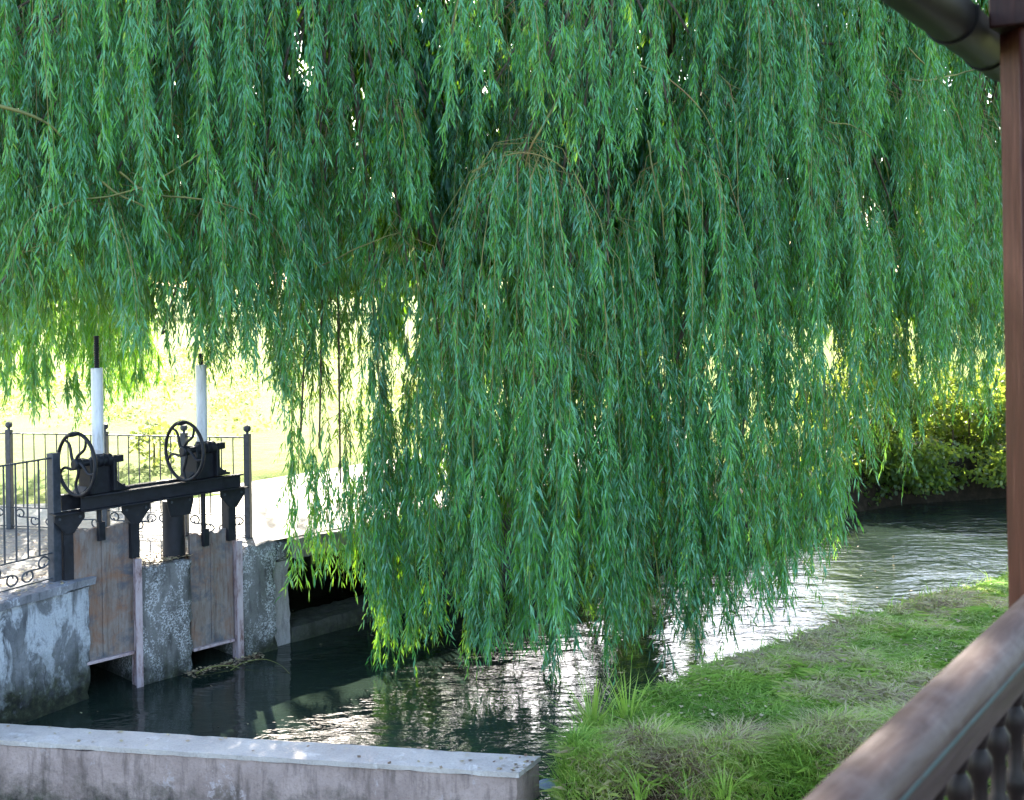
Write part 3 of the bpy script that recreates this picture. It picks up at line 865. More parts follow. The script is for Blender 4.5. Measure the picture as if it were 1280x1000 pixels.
for i in range(20):
    a = 2*math.pi*i/10 + random.uniform(-.15, .15) - 1.9
    r = random.uniform(3.4, 4.6); h = random.uniform(4.8, 6.6) if i < 10 else random.uniform(8.5, 10.5)
    pts = [(-.1, -.1, 2.9), (math.cos(a)*.7, math.sin(a)*.7, 3.9), (math.cos(a)*r*.5, math.sin(a)*r*.5, h*.86), (math.cos(a+.1)*r*.85, math.sin(a+.1)*r*.85, h), (math.cos(a+.15)*r*1.12, math.sin(a+.15)*r*1.12, h-.3)]
    P = smooth_path(pts, 22); LIMBS.append(P+WO)
    v, f = tubes_np([P], [np.linspace(.17, .035, 22)], 9)
    v += np.array([mnoise.noise_vector(Vector(p)*3) for p in v])*.025
    link('limb', np_mesh('limb', v, f, smooth=True), M['bark'], wt)
LP = np.concatenate(LIMBS)
stat = dict(leaf=0, rope=0, clump=0)
def clump(T, nr, Rr, Ln, az0=None, azs=math.pi, sprays=10, per=13, lsize=.085, wid=.0135, rise=.35, tint=.4, start=.2, clip=True, stem=True, far=False, floor_=None, coarse=False, hero=False):
    T = np.array(T, float); Vs = []; Ts = []; Rp = []; Rs = []; T00 = T
    dd = np.linalg.norm(LP-T, axis=1) + np.maximum(0, T[2]-LP[:, 2])*1.5; j = LP[np.argmin(dd)]
    mid = (j+T)/2 + np.array([0, 0, .18*np.linalg.norm(j-T)])
    bdir = (mid-T)/max(.01, np.linalg.norm(mid-T))
    for k in range(nr):
        az = (rng.random()*2*math.pi) if az0 is None else az0 + (rng.random()*2-1)*azs
        T = T00 + bdir*(rng.random()**1.5)*min(.8 if not hero else .35, Rr) + rng.normal(size=3)*np.array([.07, .07, .05])
        r_ = Rr*(.15+.95*math.sqrt(rng.random())); ln = Ln*((.6+.5*rng.random()) if not hero else (.8+.3*rng.random()))+r_*.6
        if hero: r_ = Rr*(.3+.75*rng.random()); az = az if math.sin(az) < .3 or rng.random() < .4 else -az
        if clip:
            ex, ey = T[0]+math.cos(az)*r_, T[1]+math.sin(az)*r_
            px, _ = to_px(ex, ey, 2)
            row = bottom_row(px) + rng.normal()*24
            zb = D(px, row, ey)[2]
            if floor_ is not None: zb = max(zb, floor_)
            zb = max(zb, .08 if ey < 13.3 else .9)
            mx = (T[2]-zb)+r_*.45
            if mx < .35: continue
            ln = min(ln, mx)
        elif floor_ is not None:
            ln = min(ln, T[2]-floor_+r_*.45)
            if ln < .3: continue
        P, l = curve_pts(T, az, r_, ln, rise*rng.random(), rng.random()*6)
        if clip:
            P[:, 2] = np.maximum(P[:, 2], .05)
        V, ti = leaves_on(P, l, ln, sprays, per, lsize, wid, min(start*.6+.22*r_, ln*.4), 1.0, tint+rng.normal()*.15)  # tone spread per rope puts light and dark strands into the colour
        Vs.append(V); Ts.append(ti); Rp.append(P); Rs.append(.0034 if not coarse else .006); stat['rope'] += 1
    if not Vs: return
    T = T00
    V = np.concatenate(Vs); ti = np.concatenate(Ts); n = len(V); stat['leaf'] += n; stat['clump'] += 1
    # woody branch that carries the clump, from the nearest point of a limb
    bp = smooth_path([j, mid, T+np.array([0, 0, .02]), T+(T-mid)*.06-np.array([0, 0, .06])], 16)
    if np.linalg.norm(j-T) > 9: bp = bp[-8:]
    v1, f1 = tubes_np([bp], [np.linspace(.017, .006, len(bp))], 5); v2, f2 = tubes_np(Rp if not coarse else Rp[:1], Rs if not coarse else Rs[:1], 3)
    hb = link('hanging_branch', np_mesh('hanging_branch', np.concatenate([v1, v2])-T, np.concatenate([f1, f2+len(v1)]), mi=[1]*len(f1)+[0]*len(f2), smooth=True), [M['twig'], M['bark']], wt); hb.location = T-WO
    q = np.arange(n*4).reshape(n, 4)
    link('foliage', np_mesh('foliage', V.reshape(-1, 3)-T, q, attrs={'tint': ti}), M['willow_leaf'], hb, kind='stuff')

# hand-placed clumps that give the curtain its drawing: (column, row, extra depth, ropes, radius, length, tint)
HERO = [(652, 205, -.35, 34, .95, 3.7, .45), (850, 200, -.2, 22, .62, 3.2, .5), (492, 135, -.3, 12, .34, .75, .6), (505, 305, -.1, 16, .5, 2.8, .4),
        (120, 262, -.2, 20, .85, .85, .55), (265, 262, -.1, 18, .75, .9, .5), (1062, 280, -.3, 16, .5, .9, .6), (900, 120, 0, 18, .5, 2.6, .55),
        (610, -40, -.4, 18, .5, 1.1, .7), (765, -70, -.45, 18, .5, 1.6, .7), (470, -80, -.3, 18, .6, 1.5, .5), (330, -90, -.3, 20, .6, 2.2, .5),
        (170, -120, -.3, 20, .6, 2.3, .55), (40, -120, -.2, 20, .6, 2.2, .6), (960, -60, -.1, 20, .6, 2.0, .65), (1080, -90, -.2, 20, .7, 1.9, .7),
        (1180, -40, -.1, 22, .8, 2.0, .65), (1120, 110, -.1, 18, .8, 2.0, .6), (1210, 170, 0, 20, .7, 2.2, .55), (1010, 160, 0, 18, .6, 2.6, .5),
        (760, 300, -.1, 18, .6, 3.0, .35), (400, 180, 0, 16, .6, 1.6, .35), (940, 420, -.1, 16, .5, 2.3, .45), (1030, 470, 0, 14, .5, 1.7, .45),
        (560, 420, -.1, 18, .55, 2.6, .4), (700, 480, -.2, 14, .5, 2.1, .4), (840, 480, -.1, 18, .55, 2.2, .4), (480, 560, .0, 16, .38, 1.9, .6),
        (400, 520, .1, 5, .22, 1.2, .7), (425, 560, .05, 5, .2, 1.2, .7), (378, 500, .1, 4, .16, 1.4, .7), (1140, 330, 0, 16, .6, 1.2, .5), (20, 330, -.1, 16, .5, .6, .55),
        (215, 380, 0, 6, .3, .5, .5), (330, 300, 0, 12, .5, .9, .45)]
for px, py, dd, nr, r_, ln, ti in HERO:
    T = D(px, py, depth0(px)+dd-.3)
    clump(T, int(nr*1.15), r_, ln, tint=ti+.12, rise=.95, start=.12, hero=True, sprays=12, lsize=.088, wid=.0145, clip=not (px in (400, 425, 378)), floor_=None if px not in (400, 425, 378) else .55)
# body of the curtain in layers going back
for off, step, rows, nr, lsz, wd in ((.35, 92, (-230, -110, 20, 140, 260, 380, 500, 620), 11, .085, .0135), (.95, 105, (-260, -130, 0, 130, 260, 390, 510), 11, .09, .0155),
                                     (1.9, 105, (-280, -140, 0, 130, 260, 390, 500), 11, .16, .04), (2.9, 100, (-260, -130, 0, 110, 220, 320), 11, .20, .055), (3.9, 110, (-200, -80, 40, 150, 250), 10, .20, .06)):
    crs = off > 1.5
    for row in rows:
        for px in np.arange(-180, 1440, step):
            x_ = px+random.uniform(-.4, .4)*step; y_ = row+random.uniform(-50, 50)
            ridge = mnoise.noise(Vector((x_/150., y_/420., 3.7)))          # cascades stand forward, the gaps between fall back
            if x_ < 440 and y_ > bottom_row(x_)-70: continue
            if x_ > 1080 and y_ > 400: continue
            if y_ > bottom_row(x_)-60: continue
            if off < .5 and ridge < -.13: continue
            if .5 < off < 1.5 and ridge < -.33: continue
            if off < .5 and any(abs(x_-hx) < hr*140 and hy-60 < y_ < hy+hl*120 for hx, hy, _, _, hr, hl, _ in HERO[:3]+HERO[6:8]+HERO[11:12]): continue
            if .5 < off < 3.5 and abs(x_-425) < 38 and 200 < y_ < 380: continue
            if off > 1.5 and x_ < 520 and y_ > 330: continue
            d = depth0(x_)+off+random.uniform(-.2, .2)-(ridge*1.9 if off < 1.5 else 0)
            fz = (3.0 if x_ > 860 else (3.9 if x_ < 500 else (2.4 if off > 2.5 else 1.3))) if off > 1.5 else (.55 if off > .9 else None)
            if fz and 690 < x_ < 880 and off < 2.5: fz = None
            if fz and D(x_, y_, d)[2] < fz+.5: continue
            clump(D(x_, y_, d), nr, random.uniform(.3, .55), random.uniform(1.2, 2.4), tint=(.38+random.uniform(-.34, .38)) if not crs else .15, sprays=10 if not crs else 6, per=13 if not crs else 10, lsize=lsz, wid=wd, floor_=fz, coarse=crs)  # inner layers get darker leaves, standing in for shade inside the crown
for a_, b_ in ((1075, 60), (1085, 170), (560, 40), (540, 170)): clump(D(a_, b_, depth0(a_)+1.8), 12, .5, 1.8, tint=.15, sprays=6, per=10, lsize=.18, wid=.05, coarse=True, floor_=3.0)  # more of the darkened inner foliage, added to close bright gaps
print('front', stat)
for a_, b_, c_ in ((1110, 300, 1.7), (1160, 330, 1.5), (1215, 300, 1.6), (1240, 360, 1.3), (1085, 380, 1.6)):
    clump(D(a_, b_, depth0(a_)+random.uniform(-.2, .5)), 9, .45, c_+.3, tint=.35, sprays=10)
# bare yellowish boughs that arch out in front of the curtain
for pts, r0 in (([(-30, 125), (20, 138), (60, 155), (95, 190)], .016), ([(40, 275), (85, 255), (170, 238), (230, 205), (262, 180)], .009), ([(150, 215), (190, 243), (260, 250), (320, 272), (352, 310)], .009),
                ([(120, 220), (150, 245), (185, 262), (215, 300)], .011), ([(1135, 60), (1165, 90), (1195, 135), (1210, 190)], .009), ([(1130, 100), (1165, 100), (1215, 88), (1250, 80)], .011),
                ([(1035, 152), (1070, 160), (1100, 185), (1112, 225)], .007), ([(712, 95), (690, 135), (668, 175), (655, 215)], .015), ([(798, 80), (845, 105), (885, 150), (905, 215)], .008),
                ([(810, 175), (815, 205), (824, 245), (830, 300)], .010), ([(395, 335), (430, 318), (470, 300), (505, 290)], .007), ([(590, 215), (625, 196), (660, 192), (700, 205), (715, 240)], .008)):
    n_ = len(pts); P = smooth_path([D(a_, b_, depth0(a_)-.85+.35*abs(i_/(n_-1)-.5)) for i_, (a_, b_) in enumerate(pts)], 16); o_ = P[0].copy()
    P = P+np.array([mnoise.noise_vector(Vector(p)*5) for p in P])*.015
    v, f = tubes_np([P-o_], [np.linspace(r0, r0*.4, 16)], 6)
    bo = link('bough', np_mesh('bough', v, f, smooth=True), M['twig'], wt); bo.location = o_-WO
# far side of the crown, hanging into the sunlight on the left, and the unseen dome, raised to shade the foreground
for i in range(18):
    px = random.uniform(-60, 180); row = random.uniform(200, 330)
    clump(D(px, row, random.uniform(14.0, 17.5)), 12, .6, random.uniform(1.7, 2.6), tint=.6, sprays=8, lsize=.11, wid=.02, clip=False, floor_=D(px, 490-abs(px-60)*.1, 16)[2])
for i in range(150):
    a = random.uniform(0, 2*math.pi); rr = 6.3*math.sqrt(random.random())
    x_ = TRUNK[0]-.4+math.cos(a)*rr*1.15; y_ = TRUNK[1]-.2+math.sin(a)*rr*.95
    zt_ = 12.6-.10*rr*rr+random.uniform(-2.2, .4)
    if y_ < 10.2: continue
    clump((x_, y_, zt_), 8, .9, random.uniform(1.4, 2.4), tint=.5, sprays=5, per=10, lsize=.21, wid=.055, clip=False, floor_=(7.0 if x_ > 2.0 else 4.8), coarse=True)
print('all', stat)

for i in range(34):  # unseen crown clumps added to keep sun off the handrail and low wall
    clump((random.uniform(-6.5, 3.4), random.uniform(9.8, 12.8), random.uniform(8.0, 10.6)), 8, .9, 1.6, tint=.5, sprays=5, per=10, lsize=.21, wid=.055, clip=False, floor_=6.8, coarse=True)
# ------------------------------------------------------------------ broadleaf bushes and trees
def blob_leaves(n, c, rad, size, seed, shell=.55, lump=1.0):
    r2 = np.random.default_rng(seed)
    d = r2.normal(size=(n, 3)); d /= np.linalg.norm(d, axis=1, keepdims=True)
    lum = np.array([mnoise.noise(Vector(q)*2.4+Vector((seed, 0, 0))) for q in d[:]])
    rr = (shell+(1-shell)*r2.random(n)**.6)*(1+lump*.35*lum)
    p = np.array(c)+d*rr[:, None]*np.array(rad)
    a = r2.normal(size=(n, 3)); a[:, 2] -= .5; a /= np.linalg.norm(a, axis=1, keepdims=True)
    nn = np.cross(a, r2.normal(size=(n, 3))); nn /= np.linalg.norm(nn, axis=1, keepdims=True); wv_ = np.cross(a, nn)
    s = size*(.6+.8*r2.random(n))[:, None]
    V = np.stack([p, p+a*s*.35+wv_*s*.32+nn*s*.06, p+a*s*.8+wv_*s*.24, p+a*s, p+a*s*.8-wv_*s*.24, p+a*s*.35-wv_*s*.32+nn*s*.06], 1)
    return V, np.clip(.45+lum*.5+(r2.random(n)-.5)*.4, 0, .95)
def leaf_obj(name, Vs, Ts, o, mat, parent, **k):
    V = np.concatenate(Vs); n = len(V); m = V.shape[1]
    return link(name, np_mesh(name, V.reshape(-1, 3)-np.array(o), np.arange(n*m).reshape(n, m), attrs={'tint': np.concatenate(Ts)}), mat, parent, **k)
def bush(name, o, blobs, dens, size, mat, stems, label, cat, group=None, seed=1):
    e = empty(name, tuple(o), 0, label=label, cat=cat, group=group)
    Vs = []; Ts = []
    for i, (c, r_) in enumerate(blobs):
        V, t = blob_leaves(int(dens*(r_[0]*r_[2])**.9), np.array(o)+np.array(c), r_, size, seed*31+i)
        V[..., 2] = np.maximum(V[..., 2], .03)
        Vs.append(V); Ts.append(t)
    leaf_obj('crown', Vs, Ts, o, mat, e, kind='stuff')
    for pts, r0 in stems:
        P = smooth_path(pts, 12); v, f = tubes_np([P], [np.linspace(r0, r0*.35, 12)], 7)
        link('stem', np_mesh('stem', v, f, smooth=True), M['bark'], e)
    return e
b0 = np.array([6.2, 19.2, .75])
blobs = []
for i in range(36):
    blobs.append(((random.uniform(-1.7, 2.4), random.uniform(-.9, .3), random.uniform(.0, 1.15)), (random.uniform(.3, .6), random.uniform(.2, .4), random.uniform(.25, .5))))
for i in range(44):
    blobs.append(((random.uniform(-1.7, 2.2), random.uniform(-1.9, -1.3), random.uniform(-.5, .05)), (random.uniform(.25, .45), random.uniform(.2, .3), random.uniform(.12, .22))))
for i in range(18):
    blobs.append(((random.uniform(-1.6, 2.3), random.uniform(-1.7, -.7), random.uniform(-.25, .75)), (random.uniform(.2, .5), random.uniform(.15, .35), random.uniform(.15, .4))))
for i in range(7):
    blobs.append(((random.uniform(-1.2, 2.3), random.uniform(-.6, .2), random.uniform(1.2, 1.75)), (random.uniform(.15, .35), random.uniform(.15, .3), random.uniform(.2, .5))))
bush('riverside_bush', b0, blobs, 2900, .065, M['bush_leaf'],
     [([(.2+dx, -.6, -.8), (.3+dx, -.6, .3), (.1+dx*1.3, -.5, .8), (dx*1.7, -.4, 1.2)], .018) for dx in (-.9, -.35, .1, .35, 1.2)],
     'sunlit broadleaf bush overhanging the dark far bank at the right', 'bush', seed=3)
b1 = np.array([3.9, 17.3, .6]); 
bush('bank_shrub', b1, [((random.uniform(-.8, 1.0), random.uniform(-.6, .3), random.uniform(-.2, .05)), (.35, .3, .18)) for i in range(8)], 1500, .07, M['bush_leaf'],
     [([(0, 0, -.3), (.05, -.05, 0), (.1, -.1, .2)], .02)], 'low dark shrub on the far bank behind the right end of the willow', 'shrub', seed=5)
# small clipped shrub on the sunlit lawn, behind the fence
sh = G(193, 580, .95)
bush('small_shrub', (sh[0], sh[1], .95), [((0, 0, .28), (.3, .3, .3))], 2400, .07, M['far_leaf'], [([(0, 0, 0), (0, 0, .15), (0, 0, .3)], .02)], 'small round shrub on the sunlit lawn seen through the iron fence', 'shrub', seed=8)
# rough meadow plants on the lawn beyond the path
mv = []; mt = []
for i in range(230):
    x_ = random.uniform(-13, 2.5); y_ = random.uniform(19, 46)
    V, t_ = blob_leaves(85, (x_, y_, 1.0), (random.uniform(.3, .9), random.uniform(.3, .8), random.uniform(.10, .32)), .065, 900+i); mv.append(V); mt.append(t_)
leaf_obj('meadow_plants', mv, mt, (0, 0, 0), M['far_leaf'], None, kind='stuff', label='sunlit rough meadow plants on the lawn beyond the path', cat='meadow plants')
# distant trees at the end of the lawn
def far_tree(x, y, h, r_, seed, label):
    o = np.array([x, y, .9]); e = empty('distant_tree', tuple(o), 0, label=label, cat='tree', group='trees at the far end of the lawn')
    rnd = random.Random(seed); Vs = []; Ts = []
    for i in range(16):
        c = (rnd.uniform(-.75, .75)*r_, rnd.uniform(-.6, .6)*r_, h*rnd.uniform(.3, .92))
        V, t = blob_leaves(420, o+np.array(c), (r_*.42, r_*.42, h*.13), .55, seed*17+i); Vs.append(V); Ts.append(t)
    leaf_obj('crown', Vs, Ts, o, M['far_leaf'], e, kind='stuff')
    P = smooth_path([(0, 0, -.2), (.1, 0, h*.3), (0, .1, h*.7)], 10); v, f = tubes_np([P], [np.linspace(.3, .1, 10)], 8)
    link('trunk', np_mesh('trunk', v, f, smooth=True), M['bark'], e)
for i, (x, y, h, r_, lb) in enumerate([(-34, 78, 8, 5, 'leftmost broad distant tree at the far end of the lawn'), (-22, 88, 10, 5.5, 'tall distant tree between two lower ones left of the lawn'), (-12, 95, 6.5, 5, 'low wide distant tree behind the right gate hoist'),
                                         (2, 98, 9, 5, 'distant tree hidden behind the middle of the willow'), (16, 90, 8, 5, 'distant tree behind the right half of the willow'), (31, 80, 10, 6, 'rightmost distant tree beyond the stream')]):
    far_tree(x, y, h, r_, 40+i, lb)

# ------------------------------------------------------------------ grass
def blades(px, py, hgt, wid, tint, lean=.45, segs=True, zoff=-.01):
    n = len(px); pz = height(px, py)+zoff
    a = rng.random(n)*2*np.pi; ln = lean*(.3+rng.random(n))
    d = np.stack([np.cos(a)*ln, np.sin(a)*ln, np.ones(n)], -1)
    b = np.stack([px, py, pz], -1); s = np.stack([-np.sin(a+.6), np.cos(a+.6), np.zeros(n)], -1)*wid[:, None]*.5
    m = b+d*hgt[:, None]*.55; t = b+d*hgt[:, None]*.9+np.stack([np.cos(a)*ln, np.sin(a)*ln, -ln*.35], -1)*hgt[:, None]*.8
    V = np.stack([b-s, b+s, m+s*.8, t, m-s*.8], 1)
    return V, tint
def bank_points(n, x0, x1, y0, y1):
    px = x0+(x1-x0)*rng.random(n); py = y0+(y1-y0)*rng.random(n)
    d = sdist(px, py); k = (d > -.03) & near_side(px, py) & (px > .18); h = height(px, py); k &= (h > -.4)
    return px[k], py[k], d[k], h[k]
Vs = []; Ts = []
px, py, d, h = bank_points(190000, .1, 6.2, 6.9, 13.2)
pn = fbm(px*1.3, py*1.3, 22); pn2 = fbm(px*3.5, py*3.5, 31)
dryness = np.clip((pn-.43)*3.2+(pn2-.5)*1.6+np.exp(-((d-.35)/.3)**2)*.35*(py > 8.2), -.2, .8)
edge = (py < 7.75)
hh = (.035+.04*rng.random(len(px)))*(1+.9*(pn2-.5))*np.where(edge, 1.2, 1)
green_patch = np.exp(-((px-.9)/.8)**2-((py-7.95)/.35)**2)
hh *= 1+.7*green_patch; dryness -= .6*green_patch
ti = np.clip(.30+dryness*.55+(rng.random(len(px))-.5)*.35, 0, 1)
hh *= .45+1.3*vn(px*5, py*5, 61)*(.5+vn(px*13, py*13, 62))
V, ti = blades(px, py, np.minimum(hh*.9, .085), .0065+.006*rng.random(len(px)), ti, 1.3)
Vs.append(V); Ts.append(ti)
# taller fringe along the shore
px, py, d, h = bank_points(60000, .1, 6.5, 7.3, 13.4); k = (d < .30) & (rng.random(len(px)) < .45*vn(px*2.4, py*2.4, 4)+.02); px, py = px[k], py[k]
V, t = blades(px, py, .10+.16*rng.random(len(px))**2, .006+.004*rng.random(len(px)), np.clip(.25+.3*rng.random(len(px)), 0, 1), .6); Vs.append(V); Ts.append(t)
px, py, d, h = bank_points(42000, .15, 3.2, 6.95, 7.75)
V, t = blades(px, py, (.05+.12*rng.random(len(px)))*(.4+1.2*vn(px*6, py*6, 63)), .005+.004*rng.random(len(px)), np.clip(.42+1.3*(fbm(px*3, py*3, 77)-.42)+.5*(rng.random(len(px))-.4), 0, 1), .9); Vs.append(V); Ts.append(t)
V = np.concatenate(Vs); n = len(V)
link('grass', np_mesh('grass', V.reshape(-1, 3), np.arange(n*5).reshape(n, 5), attrs={'tint': np.concatenate(Ts)}), M['grass_blade'], kind='stuff', label='short mown grass with dry straw patches on the near bank', cat='grass')
print('blades', n)
# dry clippings lying on the mown grass
px, py, d, h = bank_points(17000, .3, 6, 7.6, 12.8); k = fbm(px*1.6, py*1.6, 51) > .5; px, py = px[k], py[k]
n = len(px); a = rng.random(n)*2*np.pi; z = height(px, py)+.03+.02*rng.random(n); ln = .015+.04*rng.random(n)
b = np.stack([px, py, z], -1); dv = np.stack([np.cos(a), np.sin(a), (rng.random(n)-.5)*.5], -1)*ln[:, None]; s = np.stack([-np.sin(a), np.cos(a), np.zeros(n)], -1)*.0016
V = np.stack([b-s, b+s, b+dv+s, b+dv-s], 1)
link('grass_clippings', np_mesh('grass_clippings', V.reshape(-1, 3), np.arange(n*4).reshape(n, 4), attrs={'tint': .7+.25*rng.random(n)}), M['grass_blade'], kind='stuff', label='dry mown clippings scattered over the near bank', cat='clippings')

# tall weeds, each a tuft
def tuft(px, row, z, n, hgt, spread, label, tint=.35, wd=.011, seed=0):
    o = G(px, row, z); rr = np.random.default_rng(seed)
    V = []; T = []
    for i in range(n):
        a = rr.random()*2*math.pi; ln = (.15+.85*rr.random())*spread; H = hgt*(.55+.5*rr.random()); ca, sa = math.cos(a), math.sin(a)
        b = np.array([ca*.05*rr.random(), sa*.05*rr.random(), -.06]); K = 6; pts = []
        for t in np.linspace(0, 1, K):
            pts.append(b+np.array([ca*ln*t**1.8, sa*ln*t**1.8, H*t*(1-.28*ln/hgt*t)]))
        w_ = wd*(.7+.5*rr.random())
        for j in range(K-1):
            w0 = w_*(1-(j/(K-1))**2)*.5; w1 = w_*(1-((j+1)/(K-1))**2)*.5+.0004
            s = np.array([-sa*.8+.3, ca*.8+.3, 0])
            V.append([pts[j]-s*w0, pts[j]+s*w0, pts[j+1]+s*w1, pts[j+1]-s*w1]); T.append(tint+rr.random()*.15)
    V = np.array(V); m = len(V)
    ob = link('grass_tuft', np_mesh('grass_tuft', V.reshape(-1, 3), np.arange(m*4).reshape(m, 4), attrs={'tint': T}, smooth=False), M['grass_blade'], label=label, cat='grass tuft', group='tall grass tufts on the near bank')
    ob.location = o
TUFTS = [(742, 922, .28, 46, .6, .5, 'tallest arching grass tuft at the left tip of the near bank', .36, .020), (785, 912, .32, 34, .5, .45, 'arching grass tuft second from the left tip of the near bank', .36, .018),
         (818, 900, .25, 14, .30, .3, 'thin grass tuft with one upright blade right of the arching ones', .3, .009), (705, 975, .15, 26, .32, .35, 'drooping blue green grass tuft beside the end of the low wall', .2, .012),
         (800, 985, .35, 22, .22, .25, 'leafy grass tuft on the front edge of the near bank', .25, .012), (905, 985, .36, 30, .24, .28, 'spreading pale grass tuft low on the front edge of the bank', .33, .012),
         (880, 868, .2, 12, .24, .25, 'small grass tuft with pale dry stalks on the shore', .55, .008), (1040, 812, .2, 18, .28, .3, 'grass tuft on the shore below the bright water', .3, .01),
         (1075, 795, .2, 18, .32, .3, 'denser grass tuft on the shore against the bright water', .25, .01), (1115, 785, .2, 12, .26, .25, 'narrow grass tuft on the shore left of the brown mound', .3, .009),
         (1160, 765, .2, 9, .33, .16, 'sparse brownish reeds standing against the bright water', .6, .009), (1225, 748, .2, 14, .3, .3, 'grass tuft on the shore next to the red post', .3, .009),
         (860, 985, .36, 14, .2, .25, 'short dark grass tuft under the straw edge of the bank', .15, .011)]
for i, (a, b, z, n, hg, sp, lb, ti_, wd) in enumerate(TUFTS): tuft(a, b, z, n, hg, sp, lb, ti_, wd, 70+i)

# rubble at the end of the low wall, twigs in the pool
def stone(px, row, z, r_, seed, label):
    o = G(px, row, z); bm = bmesh.new(); bmesh.ops.create_icosphere(bm, subdivisions=3, radius=r_)
    for v_ in bm.verts:
        v_.co *= 1+.35*mnoise.noise(v_.co*(3/r_)*.25+Vector((seed, 0, 0)))
        v_.co.z *= .65
    me = bpy.data.meshes.new('rubble_stone'); bm.to_mesh(me); bm.free(); me.shade_smooth()
    ob = link('rubble_stone', me, M['stone'], label=label, cat='stone', group='stones at the end of the low wall'); ob.location = o
stone(690, 985, -.02, .10, 1, 'bluish stone wedged between the low wall end and the grass')
stone(672, 1000, -.05, .07, 2, 'smaller stone at the foot of the low wall end')
stone(704, 1003, .0, .06, 3, 'small stone under the drooping grass beside the wall end')
def twig(name, pts, r_, label):
    P = smooth_path([G(a, b, z) for a, b, z in pts], 18); o = P[0].copy(); v, f = tubes_np([P-o], [np.linspace(r_, r_*.5, 18)], 5)
    ob = link(name, np_mesh(name, v, f, smooth=True), M['twig'], label=label, cat='twig', group='twigs fallen in the pool'); ob.location = o
twig('floating_twig', [(288, 838, .0), (305, 828, .03), (330, 824, .05), (350, 831, .03), (362, 842, 0)], .004, 'thin pale twig arching out of the water below the wide pier')
twig('floating_twig', [(245, 842, .005), (262, 834, .03), (285, 832, .02), (300, 835, 0)], .006, 'dark twig lying in the water below the right gate')
# leaf litter at the foot of the right gate and on the pier top
def litter(pts_, label):
    V = []; T = []
    for p in pts_:
        a = rng.random()*6.3; s = .018+.02*rng.random(); d_ = np.array([math.cos(a), math.sin(a), (rng.random()-.5)*.7])*s; w_ = np.array([-math.sin(a), math.cos(a), (rng.random()-.5)*.7])*s*.4
        V.append([p, p+d_*.5+w_, p+d_, p+d_*.5-w_]); T.append(.75+.25*rng.random())
    V = np.array(V); m = len(V)
    link('leaf_litter', np_mesh('leaf_litter', V.reshape(-1, 3), np.arange(m*4).reshape(m, 4), attrs={'tint': T}), M['grass_blade'], kind='stuff', label=label, cat='leaf litter')
litter([np.array([*L(rng.random()*sP1, -.02-.35*rng.random()), DECK+.012+.02*rng.random()]) for i in range(900)], 'brown fallen leaves on top of the narrow pier')
litter([np.array([*(C0+np.array([-.3, .2])+np.array([-rng.random()*3.2, (rng.random()-.3)*2.2])), DECK+.006+.012*rng.random()]) for i in range(2500)], 'fallen leaves scattered over the dusty ground behind the wall')
pw = []
while len(pw) < 110:
    q = (random.uniform(-3.5, 4.5), random.uniform(8.2, 15))
    if sdist(np.array([q[0]]), np.array([q[1]]))[0] < -.1: pw.append(np.array([*q, .006]))
litter(pw, 'scattered fallen leaves floating on the pond')
px, py, d, h = bank_points(900, .3, 5.5, 7.6, 12.5)
litter([np.array([a, b, c+.05]) for a, b, c in zip(px, py, h)], 'fallen willow leaves lying on the mown bank')
litter([np.array([*(nf1+(nb1-nf1)*rng.random()+nd*rng.random()**1.6*4.0), NWz+.006+.006*rng.random()]) for i in range(70)], 'few dead leaves and crumbs on the pale top of the low wall')
litter([np.array([*Wp(4*rng.random(), .03-.38*rng.random()), DECK+.004+.008*rng.random()]) for i in range(260)], 'dead leaves caught along the coping under the near fence')
litter([np.array([*L(sP1-.1+.75*rng.random(), .02+.16*rng.random()*rng.random()), .006+.02*rng.random()]) for i in range(350)], 'floating leaves and scum at the foot of the right gate')

# ------------------------------------------------------------------ veranda: post, beam, gutter, handrail
VP_R = ray(1690, HY)[:2]; VD = VP_R/np.linalg.norm(VP_R)         # direction of the balustrade, away from the camera
VA = math.atan2(VD[1], VD[0]); RZ = CH-.60
ra = G(1280, 745, RZ); rb_ = G(1008, 998, RZ)
VD = (ra-rb_)[:2]; VD /= np.linalg.norm(VD); VA = math.atan2(VD[1], VD[0])
print('rail dir', VD, ra, rb_)
ctr = (ra+rb_)/2
ra0 = np.array([*(ra[:2]-VD*2.2), 0])
side = np.array([VD[1], -VD[0]])                                   # to the camera's right
org = ra[:2]-VD*2.6+side*.022
hr = empty('handrail', (org[0], org[1], RZ), VA, label='worn brown wooden handrail with turned balusters crossing the lower right corner', cat='balustrade')
RL = 3.4
prof = [(.042*math.cos(a), -.028+.030*math.sin(a)) for a in np.linspace(0, 2*math.pi, 20, endpoint=False)]
def bar(name, prof_, mat, bev=0): return MB().prism(prof_, 'x', 0, RL).build(name, mat, hr, bev, smooth=50)
bar('top_rail', prof, M['rail'])
bar('teal_strip', [(-.027, -.055), (.027, -.055), (.027, -.064), (-.027, -.064)], M['teal'], .002)
bar('lower_rail', [(-.023, -.0645), (.023, -.0645), (.023, -.112), (-.023, -.112)], M['under'], .004)
bar('bottom_rail', [(-.03, -.85), (.03, -.85), (.03, -.90), (-.03, -.90)], M['under'], .004)
bp_ = MB().lathe([(.020, -.85), (.020, -.74), (.022, -.73), (.014, -.71), (.017, -.60), (.019, -.50), (.016, -.38), (.012, -.30), (.020, -.285), (.020, -.27), (.012, -.255), (.013, -.195), (.020, -.178), (.020, -.160), (.011, -.145), (.018, -.1125)], (0, 0, 0), 'z', 14)
bme = bp_.mesh('baluster'); bme.materials.append(M['baluster'])
x = .35
while x < RL-.05:
    if abs(x-2.95) > .08:
        o = bpy.data.objects.new('baluster', bme); COL.objects.link(o); o.parent = hr; o.location = (x, 0, 0)
    x += .115
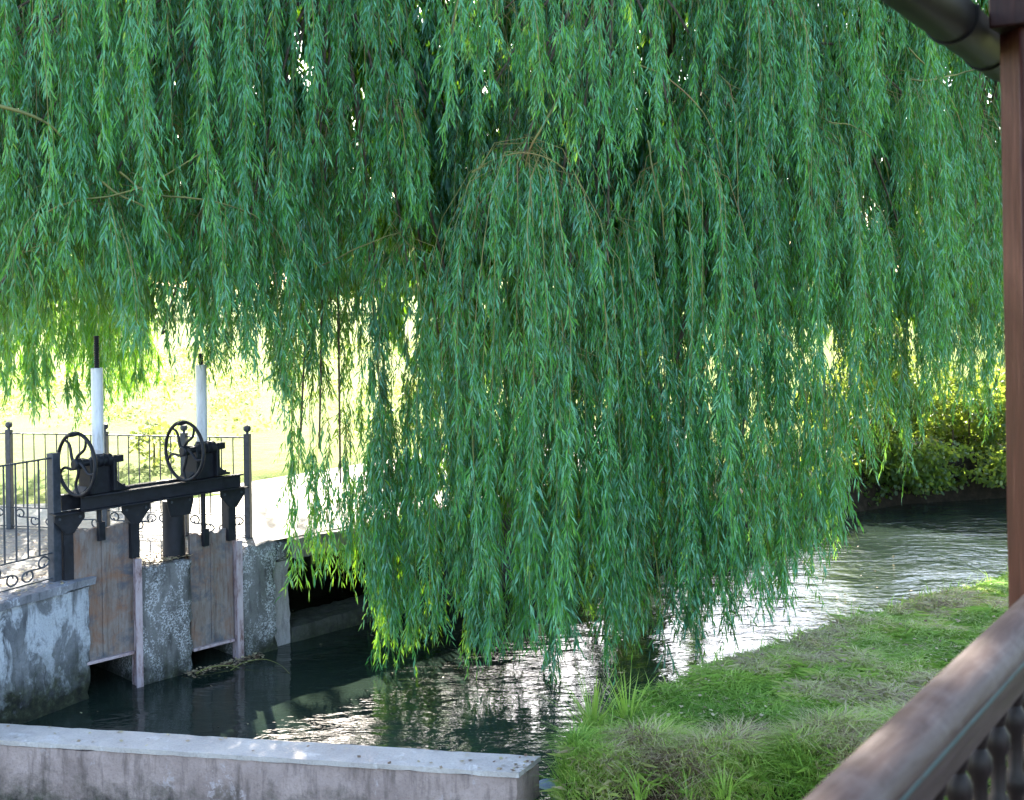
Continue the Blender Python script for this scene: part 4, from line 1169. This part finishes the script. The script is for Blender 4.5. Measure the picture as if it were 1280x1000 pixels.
# post
pe_far = D(1254, 400, 2.72)
post_o = np.array([pe_far[0]+.055, pe_far[1]-.055])
po = empty('veranda_post', (post_o[0], post_o[1], 1.7), 0, label='red brown wooden veranda post at the right edge behind the handrail', cat='post')
MB().box(-.055, .055, -.055, .055, 0, 2.2).build('shaft', M['post'], po, .005)
MB().box(-.068, .068, -.068, .068, 2.0+.001, 2.06).build('neck_moulding', M['post'], po, .006) if False else None
bz = D(1254, 44, 2.7)[2]
be = empty('veranda_beam', (post_o[0], post_o[1], bz), VA, label='dark red wooden beam resting on the veranda post in the top corner', cat='beam')
MB().box(-.10, 2.6, -.07, .07, .0, .22).build('beam_body', M['beam'], be, .005)
# gutter
g0 = D(1160, 12, 2.35); g1 = D(1262, 92, 3.05)
gd = np.array([VD[0], VD[1], -.01]); gd /= np.linalg.norm(gd)
gc = D(1190, 24, 2.6)
VG = R(59.0)
ge = empty('gutter', tuple(gc), VG, label='dark round roof gutter with joint rings in the top right corner', cat='gutter')
m = MB(); arc = [(.052*math.cos(a), .052*math.sin(a)) for a in np.linspace(math.pi, 2*math.pi, 15)]
arc2 = [(.047*math.cos(a), .047*math.sin(a)) for a in np.linspace(2*math.pi, math.pi, 15)]
m.prism(arc+[(.052, .02)]+[(.047, .02)]+arc2+[(-.047, .02), (-.052, .02)], 'x', -2.0, .62).build('trough', M['gutter'], ge)
MB().prism([(a*.985, b*.985) for a, b in arc]+[(.052, .0)], 'x', .62, .625).build('end_cap', M['gutter'], ge)
for xr in (-1.1, -.55, -.02, .38):
    MB().prism([(a*1.09, b*1.09) for a, b in arc]+[(.0568, .022), (.0525, .022)]+[(a*1.008, b*1.008) for a, b in arc[::-1]]+[(-.0525, .022), (-.0568, .022)], 'x', xr, xr+.018).build('joint_ring', M['gutter'], ge)
rf = empty('veranda_roof', tuple(gc+np.array([0, 0, .2])), VG, label='dark underside of the veranda roof above the gutter', cat='roof')
for i in range(9):
    y0 = -.13-.42*i
    MB().prism([(y0, .0+.14*i), (y0, .03+.14*i), (y0-.418, .17+.14*i), (y0-.418, .14+.14*i)], 'x', -5.5, 1.2).build('roof_board', M['beam'], rf)
# veranda floor, out of the frame, that carries the post and the balusters
fl = empty('veranda_floor', (0, 0, 1.66), 0, label='wooden veranda floor under the handrail and post', cat='floor')
for i in range(12):
    o_ = MB().box(-.5, 5.0, -.14*i-.138, -.14*i, -.03, 0).build('plank', M['under'], fl, .003)
fl.location = (*(org+VD*-.6+side*-.12), 1.70); fl.rotation_euler.z = VA
